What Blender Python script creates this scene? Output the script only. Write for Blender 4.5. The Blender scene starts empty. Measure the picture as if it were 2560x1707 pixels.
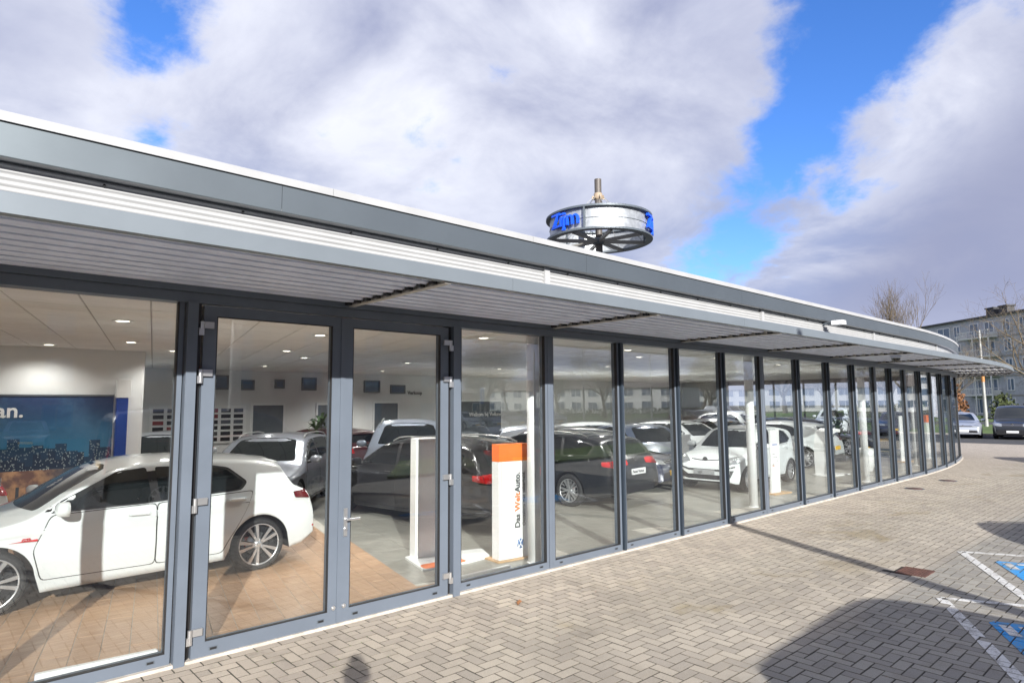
import bpy, bmesh, math, random
import numpy as np
from mathutils import Vector, Matrix

rng = random.Random(7)
scene = bpy.context.scene
COL = scene.collection
PI = math.pi
rad = math.radians

# ------------------------------------------------------------------ camera
cam_d = bpy.data.cameras.new('camera')
cam = bpy.data.objects.new('camera', cam_d)
COL.objects.link(cam)
FW = Vector((0.6685635388, 0.7371987292, 0.0977794873))
RT = Vector((0.7411520568, -0.6713072087, -0.0063451008))
UP = Vector((-0.0609624745, -0.0767115712, 0.9951878752))
CAMZ = 2.03
m = Matrix((RT, UP, -FW)).transposed().to_4x4()
m.translation = Vector((0, 0, CAMZ))
cam.matrix_world = m
cam_d.sensor_width = 36.0
cam_d.lens = 1600 / 2560 * 36.0
cam_d.clip_start = 0.05
cam_d.clip_end = 1500
scene.camera = cam

def project(x, y, z):
    v = Vector((x, y, z - CAMZ))
    d = v.dot(FW)
    if d <= 0.05:
        return None
    return (1280 + 1600 * v.dot(RT) / d, 853.5 - 1600 * v.dot(UP) / d)

# ------------------------------------------------------------------ sun and sky
SUN_AZ = rad(242.5)      # where the sun stands, from +X towards +Y
SUN_EL = rad(21.0)
sun_d = bpy.data.lights.new('sun', 'SUN')
sun_d.energy = 4.8
sun_d.angle = rad(0.53)
sun_d.color = (1.0, 0.975, 0.93)
sun = bpy.data.objects.new('sun', sun_d)
COL.objects.link(sun)
sdir = Vector((math.cos(SUN_EL) * math.cos(SUN_AZ), math.cos(SUN_EL) * math.sin(SUN_AZ), math.sin(SUN_EL)))
sun.rotation_euler = sdir.to_track_quat('Z', 'Y').to_euler()
sun.location = sdir * 60

world = bpy.data.worlds.new('World')
scene.world = world
world.use_nodes = True

def pix_dir(px, py):
    d = FW * 1600 + RT * (px - 1280) - UP * (py - 853.5)
    return d.normalized()

class NG:
    """small helper to write node graphs"""
    def __init__(self, nt):
        self.nt = nt
        nt.nodes.clear()
    def n(self, typ, **kw):
        nd = self.nt.nodes.new(typ)
        for k, v in kw.items():
            setattr(nd, k, v)
        return nd
    def link(self, a, b):
        self.nt.links.new(a, b)
    def put(self, sock, v):
        if isinstance(v, bpy.types.NodeSocket):
            self.link(v, sock)
        elif v is not None:
            sock.default_value = v
    def math(self, op, a, b=None, c=None, clamp=False):
        nd = self.n('ShaderNodeMath', operation=op, use_clamp=clamp)
        self.put(nd.inputs[0], a)
        self.put(nd.inputs[1], b)
        self.put(nd.inputs[2], c)
        return nd.outputs[0]
    def vmath(self, op, a, b=None):
        nd = self.n('ShaderNodeVectorMath', operation=op)
        self.put(nd.inputs[0], a)
        self.put(nd.inputs[1], b)
        return nd.outputs['Value'] if op in ('DOT_PRODUCT', 'LENGTH', 'DISTANCE') else nd.outputs['Vector']
    def noise(self, vec, scale, detail=3, rough=0.5, dist=0.0):
        nd = self.n('ShaderNodeTexNoise')
        if vec is not None:
            self.link(vec, nd.inputs['Vector'])
        nd.inputs['Scale'].default_value = scale
        nd.inputs['Detail'].default_value = detail
        nd.inputs['Roughness'].default_value = rough
        nd.inputs['Distortion'].default_value = dist
        return nd.outputs['Fac']
    def smooth(self, v, a, b, lo=0.0, hi=1.0):
        nd = self.n('ShaderNodeMapRange', interpolation_type='SMOOTHSTEP')
        self.put(nd.inputs['Value'], v)
        nd.inputs['From Min'].default_value = a
        nd.inputs['From Max'].default_value = b
        nd.inputs['To Min'].default_value = lo
        nd.inputs['To Max'].default_value = hi
        return nd.outputs['Result']
    def mix(self, fac, a, b, blend='MIX'):
        nd = self.n('ShaderNodeMix', data_type='RGBA', blend_type=blend)
        self.put(nd.inputs[0], fac)
        for s, v in ((nd.inputs[6], a), (nd.inputs[7], b)):
            if isinstance(v, (tuple, list)) and len(v) == 3:
                v = (*v, 1)
            self.put(s, v)
        return nd.outputs[2]

g = NG(world.node_tree)
tc = g.n('ShaderNodeTexCoord')
dirv = tc.outputs['Generated']
sky = g.n('ShaderNodeTexSky', sky_type='NISHITA')
sky.sun_disc = False
sky.sun_elevation = SUN_EL
sky.sun_rotation = PI / 2 - SUN_AZ
sky.air_density = 1.0
sky.dust_density = 0.3
sky.ozone_density = 2.5
hsv = g.n('ShaderNodeHueSaturation')
hsv.inputs['Saturation'].default_value = 1.18
hsv.inputs['Value'].default_value = 0.12
g.link(sky.outputs[0], hsv.inputs['Color'])
sep = g.n('ShaderNodeSeparateXYZ')
g.link(dirv, sep.inputs[0])
zz = g.math('ADD', g.math('MAXIMUM', sep.outputs[2], 0.0), 0.35)
comb = g.n('ShaderNodeCombineXYZ')
g.link(g.math('DIVIDE', sep.outputs[0], zz), comb.inputs[0])
g.link(g.math('DIVIDE', sep.outputs[1], zz), comb.inputs[1])
comb.inputs[2].default_value = 3.7
cp = comb.outputs[0]
n_big = g.noise(cp, 1.1, 3, 0.5, 0.3)
n_mid = g.noise(cp, 2.6, 7, 0.58, 0.4)
n_fine = g.noise(cp, 7.0, 6, 0.62, 0.2)
def halfspace(p0, p1, inside):
    a, b, c = pix_dir(*p0), pix_dir(*p1), pix_dir(*inside)
    n = a.cross(b).normalized()
    if n.dot(c) < 0:
        n = -n
    return g.vmath('DOT_PRODUCT', dirv, tuple(n))
def blob(p, r):
    return g.math('SUBTRACT', r, g.vmath('DISTANCE', dirv, tuple(pix_dir(*p))))
w1 = halfspace((1910, 0), (1700, 700), (2100, 200))
w2 = halfspace((2540, -80), (1885, 690), (2100, 200))
gap = g.math('MINIMUM', w1, w2)
front = g.math('SUBTRACT', g.vmath('DOT_PRODUCT', dirv, tuple(pix_dir(2000, 250))), 0.45)
gap = g.math('MINIMUM', gap, front)
for p, r in (((365, 45), 0.050), ((395, 345), 0.022), ((1262, 190), 0.008), ((2560, 20), 0.03)):
    gap = g.math('MAXIMUM', gap, blob(p, r))
rear = g.math('MULTIPLY', g.math('SUBTRACT', n_big, 0.66), 0.55)
gap = g.math('MAXIMUM', gap, rear)
rough_edge = g.math('ADD', g.math('MULTIPLY', g.math('SUBTRACT', n_mid, 0.5), 0.26),
                    g.math('MULTIPLY', g.math('SUBTRACT', n_fine, 0.5), 0.14))
F = g.math('ADD', gap, rough_edge)
clear = g.smooth(F, -0.012, 0.05)
edge = g.smooth(F, -0.26, 0.02)
bright = g.math('ADD', g.math('MULTIPLY', edge, 0.62),
                g.math('MULTIPLY', g.math('SUBTRACT', n_mid, 0.47), 2.1), clamp=True)
c_cloud = g.mix(bright, (0.236, 0.258, 0.372), (0.56, 0.575, 0.64))
c_cloud = g.mix(g.smooth(n_big, 0.32, 0.62), g.mix(0.5, c_cloud, (0.22, 0.245, 0.37)), c_cloud)
hz = g.smooth(sep.outputs[2], 0.02, 0.16, 0.5, 0.0)
band = g.math('MULTIPLY', g.smooth(sep.outputs[2], 0.08, 0.16), g.smooth(sep.outputs[2], 0.42, 0.20))
c_cloud = g.mix(g.math('MULTIPLY', band, g.smooth(n_mid, 0.62, 0.40, 0.25, 0.85)), c_cloud, (0.205, 0.25, 0.40))
bank = g.smooth(g.math('MULTIPLY', w2, -1.0), 0.03, 0.16)
c_cloud = g.mix(g.math('MULTIPLY', bank, 0.84), c_cloud, (0.205, 0.222, 0.325))
c_cloud = g.mix(hz, c_cloud, (0.40, 0.44, 0.58))
skycol = g.mix(1.0, hsv.outputs[0], (0.72, 0.84, 1.20), 'MULTIPLY')
final = g.mix(clear, c_cloud, skycol)
bg = g.n('ShaderNodeBackground')
bg.inputs['Strength'].default_value = 1.0
g.link(final, bg.inputs['Color'])
wo = g.n('ShaderNodeOutputWorld')
g.link(bg.outputs[0], wo.inputs[0])

# ------------------------------------------------------------------ render settings
scene.render.engine = 'CYCLES'
scene.view_settings.view_transform = 'Standard'
scene.view_settings.look = 'None'
scene.view_settings.exposure = 0.80
scene.view_settings.gamma = 1.0
scene.view_settings.use_curve_mapping = False
cy = scene.cycles
cy.use_denoising = True
cy.max_bounces = 9
cy.diffuse_bounces = 6
cy.glossy_bounces = 4
cy.transmission_bounces = 4
cy.transparent_max_bounces = 24
cy.caustics_reflective = False
cy.caustics_refractive = False
cy.sample_clamp_indirect = 6.0
try:
    cy.denoiser = 'OPENIMAGEDENOISE'
    cy.denoising_input_passes = 'RGB_ALBEDO_NORMAL'
except Exception:
    pass

# ------------------------------------------------------------------ materials
MATS = {}
def mat(name, col, rough=0.5, metal=0.0, spec=0.5, var=0.0, vscale=3.0, bump=0.0, bscale=40.0, coat=0.0, objvar=0.0, emit=None, estr=1.0):
    if name in MATS:
        return MATS[name]
    mt = bpy.data.materials.new(name)
    mt.use_nodes = True
    k = NG(mt.node_tree)
    out = k.n('ShaderNodeOutputMaterial')
    b = k.n('ShaderNodeBsdfPrincipled')
    k.link(b.outputs[0], out.inputs[0])
    b.inputs['Roughness'].default_value = rough
    b.inputs['Metallic'].default_value = metal
    b.inputs['Specular IOR Level'].default_value = spec
    b.inputs['Coat Weight'].default_value = coat
    b.inputs['Coat Roughness'].default_value = 0.04
    c = (*col, 1)
    if var or objvar or bump:
        geo = k.n('ShaderNodeNewGeometry')
        pos = geo.outputs['Position']
    sock = None
    if var:
        nn = k.noise(pos, vscale, 6, 0.6)
        lo = tuple(max(0, x * (1 - var)) for x in col)
        hi = tuple(min(1, x * (1 + var)) for x in col)
        sock = k.mix(k.smooth(nn, 0.3, 0.7), lo, hi)
        rr = k.math('ADD', k.math('MULTIPLY', k.math('SUBTRACT', nn, 0.5), 0.25 * min(1, var * 4)), rough, clamp=True)
        k.link(rr, b.inputs['Roughness'])
    if objvar:
        oi = k.n('ShaderNodeObjectInfo')
        r = k.math('FRACT', k.math('ADD', oi.outputs['Random'], geo.outputs['Random Per Island']))
        f = k.math('ADD', k.math('MULTIPLY', k.math('SUBTRACT', r, 0.5), 2 * objvar), 1.0)
        base = sock if sock is not None else c
        cmb = k.n('ShaderNodeCombineXYZ')
        for i in range(3):
            k.link(f, cmb.inputs[i])
        sock = k.mix(1.0, base, cmb.outputs[0], 'MULTIPLY')
    if sock is not None:
        k.link(sock, b.inputs['Base Color'])
    else:
        b.inputs['Base Color'].default_value = c
    if bump:
        bn = k.n('ShaderNodeBump')
        bn.inputs['Strength'].default_value = bump
        bn.inputs['Distance'].default_value = 0.004
        k.link(k.noise(pos, bscale, 5, 0.65), bn.inputs['Height'])
        k.link(bn.outputs[0], b.inputs['Normal'])
    if emit:
        b.inputs['Emission Color'].default_value = (*emit, 1)
        b.inputs['Emission Strength'].default_value = estr
    MATS[name] = mt
    return mt

def glass_mat(name, ior, tint):
    mt = bpy.data.materials.new(name)
    mt.use_nodes = True
    k = NG(mt.node_tree)
    out = k.n('ShaderNodeOutputMaterial')
    geo = k.n('ShaderNodeNewGeometry')
    fr = k.n('ShaderNodeFresnel')
    bf = geo.outputs['Backfacing']
    k.link(k.math('ADD', k.math('MULTIPLY', bf, 1 / ior - ior), ior), fr.inputs['IOR'])
    tr = k.n('ShaderNodeBsdfTransparent')
    tr.inputs[0].default_value = (*tint, 1)
    gl = k.n('ShaderNodeBsdfGlossy')
    gl.inputs['Roughness'].default_value = 0.0
    gl.inputs['Color'].default_value = (0.95, 0.97, 1.0, 1)
    bn = k.n('ShaderNodeBump')
    bn.inputs['Strength'].default_value = 0.035
    bn.inputs['Distance'].default_value = 0.02
    k.link(k.noise(geo.outputs['Position'], 1.6, 2, 0.4), bn.inputs['Height'])
    k.link(bn.outputs[0], gl.inputs['Normal'])
    mx = k.n('ShaderNodeMixShader')
    k.link(fr.outputs[0], mx.inputs[0])
    k.link(tr.outputs[0], mx.inputs[1])
    k.link(gl.outputs[0], mx.inputs[2])
    k.link(mx.outputs[0], out.inputs[0])
    MATS[name] = mt
    return mt

M = dict(
    frame=mat('frame_paint', (0.125, 0.148, 0.182), 0.38, 0.0, 0.5, var=0.06, vscale=2),
    fascia=mat('fascia_aluminium', (0.185, 0.212, 0.228), 0.44, 0.72, 0.5, var=0.04, vscale=1.2),
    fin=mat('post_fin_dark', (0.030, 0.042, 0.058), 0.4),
    canopy=mat('canopy_aluminium', (0.195, 0.222, 0.245), 0.42, 0.25, 0.5, var=0.05, vscale=1.5),
    coping=mat('coping_white', (0.40, 0.40, 0.40), 0.42, 0.0, 0.5, var=0.05, vscale=2),
    slat=mat('slat_grey', (0.68, 0.74, 0.90), 0.45, 0.1, 0.5, var=0.07, vscale=4),
    bracket=mat('bracket_steel', (0.52, 0.50, 0.46), 0.5, 0.3),
    dark=mat('dark_rubber', (0.012, 0.012, 0.013), 0.6, var=0.1),
    black=mat('black_plastic', (0.018, 0.018, 0.02), 0.4),
    corrug=mat('white_cladding', (0.42, 0.42, 0.42), 0.4, 0.0, 0.5, var=0.04),
    steel=mat('hinge_steel', (0.66, 0.66, 0.66), 0.32, 0.85),
    whiteplas=mat('white_lacquer', (0.78, 0.79, 0.79), 0.35, var=0.03),
    wall=mat('white_wall', (0.72, 0.73, 0.73), 0.8, var=0.05, vscale=1.0),
    ceil=mat('ceiling_board', (0.86, 0.85, 0.82), 0.85, var=0.04, vscale=2, objvar=0.03),
    grid=mat('ceiling_rail', (0.42, 0.40, 0.37), 0.7),
    concrete=mat('sill_concrete', (0.52, 0.47, 0.41), 0.85, var=0.18, vscale=8, bump=0.5, bscale=90),
    roofing=mat('roofing_felt', (0.12, 0.12, 0.12), 0.9, var=0.2),
    orange=mat('orange_print', (0.86, 0.19, 0.035), 0.4),
    blueprint=mat('blue_print', (0.03, 0.10, 0.42), 0.4),
    darkprint=mat('dark_print', (0.06, 0.065, 0.07), 0.5),
    whiteprint=mat('white_print', (0.8, 0.8, 0.8), 0.5),
    wood=mat('pale_wood', (0.50, 0.32, 0.17), 0.5, var=0.15, vscale=14),
    chrome=mat('chrome', (0.72, 0.73, 0.75), 0.12, 1.0),
    alloy=mat('alloy_silver', (0.62, 0.63, 0.65), 0.28, 0.75),
    tyre=mat('tyre_rubber', (0.018, 0.018, 0.019), 0.75, var=0.15, vscale=20),
    carglass=mat('car_glass', (0.010, 0.013, 0.015), 0.03, 0.0, 0.9),
    redlamp=mat('red_lamp', (0.50, 0.012, 0.015), 0.12, 0.0, 0.7, coat=0.6),
    darkred=mat('smoked_red_lamp', (0.10, 0.008, 0.012), 0.12, 0.0, 0.7, coat=0.6),
    clearlamp=mat('headlamp_glass', (0.42, 0.44, 0.46), 0.10, 0.6, 0.8, coat=0.8),
    redpaint=mat('red_caliper', (0.55, 0.015, 0.02), 0.35),
    plate_y=mat('yellow_plate', (0.75, 0.44, 0.02), 0.45),
    plate_w=mat('white_plate', (0.76, 0.77, 0.78), 0.4),
    plate_g=mat('grey_plate', (0.30, 0.31, 0.32), 0.4),
    bark=mat('bark', (0.135, 0.115, 0.085), 0.9, var=0.35, vscale=6),
    twig=mat('twigs', (0.16, 0.125, 0.085), 0.9, var=0.3, vscale=2),
    galv=mat('galvanised_sheet', (0.42, 0.44, 0.46), 0.45, 0.5, 0.5, var=0.16, vscale=5),
    flange=mat('grey_flange', (0.115, 0.135, 0.155), 0.5, 0.2, var=0.08),
    mast=mat('mast_brown_grey', (0.115, 0.10, 0.09), 0.55, 0.2, var=0.1),
    blueletter=mat('blue_letter', (0.015, 0.11, 0.80), 0.35),
    leaf=mat('leaf_green', (0.045, 0.10, 0.025), 0.6, var=0.4, vscale=3, objvar=0.2),
    grassm=mat('grass_green', (0.085, 0.135, 0.03), 0.9, var=0.4, vscale=1.5, bump=0.8, bscale=30),
    white_house=mat('white_render', (0.76, 0.76, 0.74), 0.8, var=0.06),
    brickgrey=mat('grey_brick', (0.42, 0.435, 0.48), 0.85, var=0.12, vscale=2.5),
    brickbrown=mat('brown_brick', (0.20, 0.15, 0.12), 0.85, var=0.15, vscale=3),
    roofdark=mat('dark_roof', (0.07, 0.07, 0.075), 0.8, var=0.15),
    pole=mat('pole_grey', (0.34, 0.34, 0.33), 0.5, 0.3, var=0.1),
    asphalt=mat('asphalt', (0.055, 0.055, 0.058), 0.9, var=0.2, vscale=3, bump=0.4),
    paintw=mat('road_paint_white', (0.66, 0.65, 0.62), 0.7, var=0.2, vscale=9),
    paintb=mat('road_paint_blue', (0.03, 0.27, 0.62), 0.65, var=0.22, vscale=7),
    rust=mat('rusty_iron', (0.12, 0.055, 0.040), 0.8, var=0.25, vscale=14),
    cloth=mat('dark_cloth', (0.02, 0.021, 0.025), 0.85),
    bushm=mat('hedge_green', (0.055, 0.07, 0.022), 0.8, var=0.4, vscale=2),
    bushr=mat('bush_rust', (0.20, 0.09, 0.04), 0.8, var=0.4, vscale=2),
    lampglow=mat('downlight_glow', (0.9, 0.9, 0.85), 0.5, emit=(1.0, 0.90, 0.75), estr=6.0),
)
def worn_paint(name, col, under):
    mt = bpy.data.materials.new(name)
    mt.use_nodes = True
    k = NG(mt.node_tree)
    out = k.n('ShaderNodeOutputMaterial')
    b = k.n('ShaderNodeBsdfPrincipled')
    k.link(b.outputs[0], out.inputs[0])
    geo = k.n('ShaderNodeNewGeometry')
    pos = geo.outputs['Position']
    w = k.math('ADD', k.math('MULTIPLY', k.noise(pos, 5, 5, .65), .6), k.math('MULTIPLY', k.noise(pos, 90, 4, .7), .5))
    k.link(k.mix(k.smooth(w, .53, .66), col, under), b.inputs['Base Color'])
    b.inputs['Roughness'].default_value = .75
    return mt
M['paintw'] = worn_paint('worn_white_paint', (0.66, 0.65, 0.62), (0.30, 0.28, 0.25))
M['paintb'] = worn_paint('worn_blue_paint', (0.035, 0.29, 0.66), (0.16, 0.27, 0.36))
M['roof_tile'] = mat('terrace_roof', (0.17, 0.14, 0.125), 0.8, var=0.2)
M['signblue'] = mat('sign_blue', (0.02, 0.16, 0.55), 0.4)
M['pane'] = glass_mat('window_glass', 1.88, (0.965, 0.98, 0.975))
M['winfar'] = mat('far_window_glass', (0.10, 0.15, 0.22), 0.05, 0.0, 0.9)

def paint(name, col, metal=0.0, rough=0.28):
    return mat('car_paint_' + name, col, rough, metal, 0.5, coat=1.0)
P = dict(
    white=paint('white', (0.665, 0.70, 0.715)),
    black=paint('black', (0.008, 0.008, 0.010)),
    darkgrey=paint('dark_grey', (0.016, 0.019, 0.023), 0.3),
    silver=paint('silver', (0.50, 0.53, 0.58), 0.55, 0.32),
    grey=paint('grey', (0.30, 0.32, 0.37), 0.5, 0.32),
    bluegrey=paint('blue_grey', (0.085, 0.115, 0.19), 0.4),
    navy=paint('navy', (0.012, 0.018, 0.05), 0.3),
    red=paint('maroon', (0.07, 0.012, 0.016)),
)

# ------------------------------------------------------------------ mesh helpers
class MB:
    def __init__(s):
        s.v, s.f, s.mi, s.sm = [], [], [], []
        s.cur = 0
    def add(s, vs, fs, smooth=False, mi=None):
        o = len(s.v)
        s.v.extend([tuple(p) for p in vs])
        for f in fs:
            s.f.append(tuple(i + o for i in f))
            s.mi.append(s.cur if mi is None else mi)
            s.sm.append(smooth)
    def box(s, a, b, mi=None):
        x0, y0, z0 = a
        x1, y1, z1 = b
        s.add([(x0, y0, z0), (x1, y0, z0), (x1, y1, z0), (x0, y1, z0), (x0, y0, z1), (x1, y0, z1), (x1, y1, z1), (x0, y1, z1)],
              [(0, 3, 2, 1), (4, 5, 6, 7), (0, 1, 5, 4), (1, 2, 6, 5), (2, 3, 7, 6), (3, 0, 4, 7)], mi=mi)
    def bbox(s, a, b, r=0.006, mi=None):
        """box with bevelled vertical and top edges"""
        x0, y0, z0 = a
        x1, y1, z1 = b
        def ring(i, z):
            return [(x0 + i, y0, z), (x1 - i, y0, z), (x1, y0 + i, z), (x1, y1 - i, z), (x1 - i, y1, z), (x0 + i, y1, z), (x0, y1 - i, z), (x0, y0 + i, z)]
        top = [(x0 + r, y0 + r, z1), (x1 - r, y0 + r, z1), (x1 - r, y1 - r, z1), (x0 + r, y1 - r, z1)]
        vs = ring(r, z0) + ring(r, z1 - r) + top
        fs = [(i, (i + 1) % 8, 8 + (i + 1) % 8, 8 + i) for i in range(8)]
        fs += [(8, 9, 17, 16), (9, 10, 17), (10, 11, 18, 17), (11, 12, 18), (12, 13, 19, 18), (13, 14, 19), (14, 15, 16, 19), (15, 8, 16), (16, 17, 18, 19), tuple(range(7, -1, -1))]
        s.add(vs, fs, mi=mi)
    def frame(s, o, ux, uy, uz, a, b, mi=None):
        """box from a to b in the axes ux, uy, uz at o"""
        o, ux, uy, uz = Vector(o), Vector(ux), Vector(uy), Vector(uz)
        vs = []
        for z in (a[2], b[2]):
            for x, y in ((a[0], a[1]), (b[0], a[1]), (b[0], b[1]), (a[0], b[1])):
                vs.append(o + ux * x + uy * y + uz * z)
        s.add(vs, [(0, 3, 2, 1), (4, 5, 6, 7), (0, 1, 5, 4), (1, 2, 6, 5), (2, 3, 7, 6), (3, 0, 4, 7)], mi=mi)
    def tube(s, p0, p1, r0, r1=None, n=8, caps=True, smooth=True, mi=None):
        p0, p1 = Vector(p0), Vector(p1)
        r1 = r0 if r1 is None else r1
        d = (p1 - p0)
        if d.length < 1e-6:
            return
        d.normalize()
        a = d.orthogonal().normalized()
        b = d.cross(a)
        vs = []
        for p, r in ((p0, r0), (p1, r1)):
            for i in range(n):
                t = 2 * PI * i / n
                vs.append(p + a * (r * math.cos(t)) + b * (r * math.sin(t)))
        fs = [(i, (i + 1) % n, n + (i + 1) % n, n + i) for i in range(n)]
        s.add(vs, fs, smooth, mi)
        if caps:
            s.add(vs, [tuple(range(n - 1, -1, -1)), tuple(range(n, 2 * n))], False, mi)
    def path(s, pts, r, n=6, smooth=True, mi=None):
        for a, b in zip(pts, pts[1:]):
            s.tube(a, b, r, r, n, True, smooth, mi)
    def lathe(s, prof, n=24, axis='z', c=(0, 0, 0), smooth=True, mi=None):
        vs = []
        for i in range(n):
            t = 2 * PI * i / n
            for r, h in prof:
                x, y = r * math.cos(t), r * math.sin(t)
                p = (x, y, h) if axis == 'z' else (x, h, y) if axis == 'y' else (h, x, y)
                vs.append((p[0] + c[0], p[1] + c[1], p[2] + c[2]))
        k = len(prof)
        fs = []
        for i in range(n):
            j = (i + 1) % n
            for q in range(k - 1):
                f = (i * k + q, j * k + q, j * k + q + 1, i * k + q + 1)
                fs.append(f if axis != 'y' else f[::-1])
        s.add(vs, fs, smooth, mi)
    def prism(s, poly, to3, t0, t1, mi=None):
        """polygon in 2D, to3(u, v, t) -> point"""
        n = len(poly)
        vs = [to3(u, v, t0) for u, v in poly] + [to3(u, v, t1) for u, v in poly]
        s.add(vs, [tuple(range(n - 1, -1, -1)), tuple(range(n, 2 * n))] + [(i, (i + 1) % n, n + (i + 1) % n, n + i) for i in range(n)], mi=mi)
    def mesh(s, name, mats, fix=True):
        me = bpy.data.meshes.new(name)
        me.from_pydata(s.v, [], s.f)
        for mm in mats if isinstance(mats, (list, tuple)) else [mats]:
            me.materials.append(mm)
        me.polygons.foreach_set('material_index', s.mi)
        me.polygons.foreach_set('use_smooth', s.sm)
        me.update()
        if fix:
            bm = bmesh.new()
            bm.from_mesh(me)
            bmesh.ops.recalc_face_normals(bm, faces=bm.faces)
            bm.to_mesh(me)
            bm.free()
        return me
    def build(s, name, mats, parent=None, fix=True):
        return new(name, s.mesh(name, mats, fix), parent)

def new(name, data, parent=None, loc=None, rot=None):
    o = bpy.data.objects.new(name, data)
    COL.objects.link(o)
    if parent is not None:
        o.parent = parent
    if loc is not None:
        o.location = loc
    if rot is not None:
        o.rotation_euler = rot
    return o

def tag(o, label=None, cat=None, group=None, kind=None):
    if label:
        o['label'] = label
    if cat:
        o['category'] = cat
    if group:
        o['group'] = group
    if kind:
        o['kind'] = kind
    return o

def thing(name, label, cat, loc=(0, 0, 0), rz=0.0, group=None):
    return tag(new(name, None, None, loc, (0, 0, rz)), label, cat, group)

def struct(o):
    o['kind'] = 'structure'
    return o

def text_mesh(txt, size, extrude=0.0, bold=0.0, align='LEFT', space=1.0):
    cu = bpy.data.curves.new('lettering', 'FONT')
    cu.body = txt
    cu.size = size
    cu.extrude = extrude
    cu.offset = bold
    cu.align_x = align
    cu.resolution_u = 3
    cu.space_character = space
    ob = bpy.data.objects.new('lettering', cu)
    me = bpy.data.meshes.new_from_object(ob)
    bpy.data.objects.remove(ob)
    bpy.data.curves.remove(cu)
    return me

def text_obj(name, txt, size, o, ux, uy, material, parent=None, extrude=0.002, bold=0.0, align='LEFT', space=1.0):
    """lettering standing at o, running along ux with its height along uy"""
    me = text_mesh(txt, size, extrude, bold, align, space)
    ux, uy = Vector(ux).normalized(), Vector(uy).normalized()
    uz = ux.cross(uy)
    mt = Matrix((ux, uy, uz)).transposed().to_4x4()
    mt.translation = Vector(o)
    me.transform(mt)
    me.materials.clear()
    me.materials.append(material)
    return new(name, me, parent)
# ------------------------------------------------------------------ cars
def pchip(pts):
    xs = np.array([p[0] for p in pts], float)
    ys = np.array([p[1] for p in pts], float)
    h = np.diff(xs)
    dl = np.diff(ys) / h
    d = np.zeros(len(xs))
    for i in range(1, len(xs) - 1):
        if dl[i - 1] * dl[i] > 0:
            w1, w2 = 2 * h[i] + h[i - 1], h[i] + 2 * h[i - 1]
            d[i] = (w1 + w2) / (w1 / dl[i - 1] + w2 / dl[i])
    d[0], d[-1] = dl[0], dl[-1]
    def f(x):
        x = min(max(x, xs[0]), xs[-1])
        i = min(int(np.searchsorted(xs, x, side='right')) - 1, len(xs) - 2)
        t = (x - xs[i]) / h[i]
        a, b = ys[i], ys[i + 1]
        return ((2 * t**3 - 3 * t**2 + 1) * a + (t**3 - 2 * t**2 + t) * h[i] * d[i] + (-2 * t**3 + 3 * t**2) * b + (t**3 - t**2) * h[i] * d[i + 1])
    return f

def grid_poly(poly, step):
    """a 2D polygon cut into a grid: points and faces"""
    bm = bmesh.new()
    vs = [bm.verts.new((p[0], p[1], 0)) for p in poly]
    bm.faces.new(vs)
    xs = [p[0] for p in poly]
    ys = [p[1] for p in poly]
    for ax, lo, hi in ((0, min(xs), max(xs)), (1, min(ys), max(ys))):
        n = int((hi - lo) / step)
        for i in range(1, n + 1):
            c = lo + (hi - lo) * i / (n + 1)
            co = (c, 0, 0) if ax == 0 else (0, c, 0)
            no = (1, 0, 0) if ax == 0 else (0, 1, 0)
            bmesh.ops.bisect_plane(bm, geom=bm.verts[:] + bm.edges[:] + bm.faces[:], plane_co=co, plane_no=no)
    bm.verts.index_update()
    pts = [(v.co.x, v.co.y) for v in bm.verts]
    fs = [tuple(v.index for v in f.verts) for f in bm.faces]
    bd = [(e.verts[0].index, e.verts[1].index) for e in bm.edges if len(e.link_faces) == 1]
    bm.free()
    return pts, fs, bd

def round_poly(poly, r, n=3):
    out = []
    k = len(poly)
    for i in range(k):
        p, a, b = Vector(poly[i]), Vector(poly[i - 1]), Vector(poly[(i + 1) % k])
        da, db = (a - p), (b - p)
        rr = min(r, da.length * 0.45, db.length * 0.45)
        p0, p1 = p + da.normalized() * rr, p + db.normalized() * rr
        for j in range(n + 1):
            t = j / n
            q = p0 * (1 - t)**2 + p * 2 * t * (1 - t) + p1 * t * t
            out.append((q.x, q.y))
    return out

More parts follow.
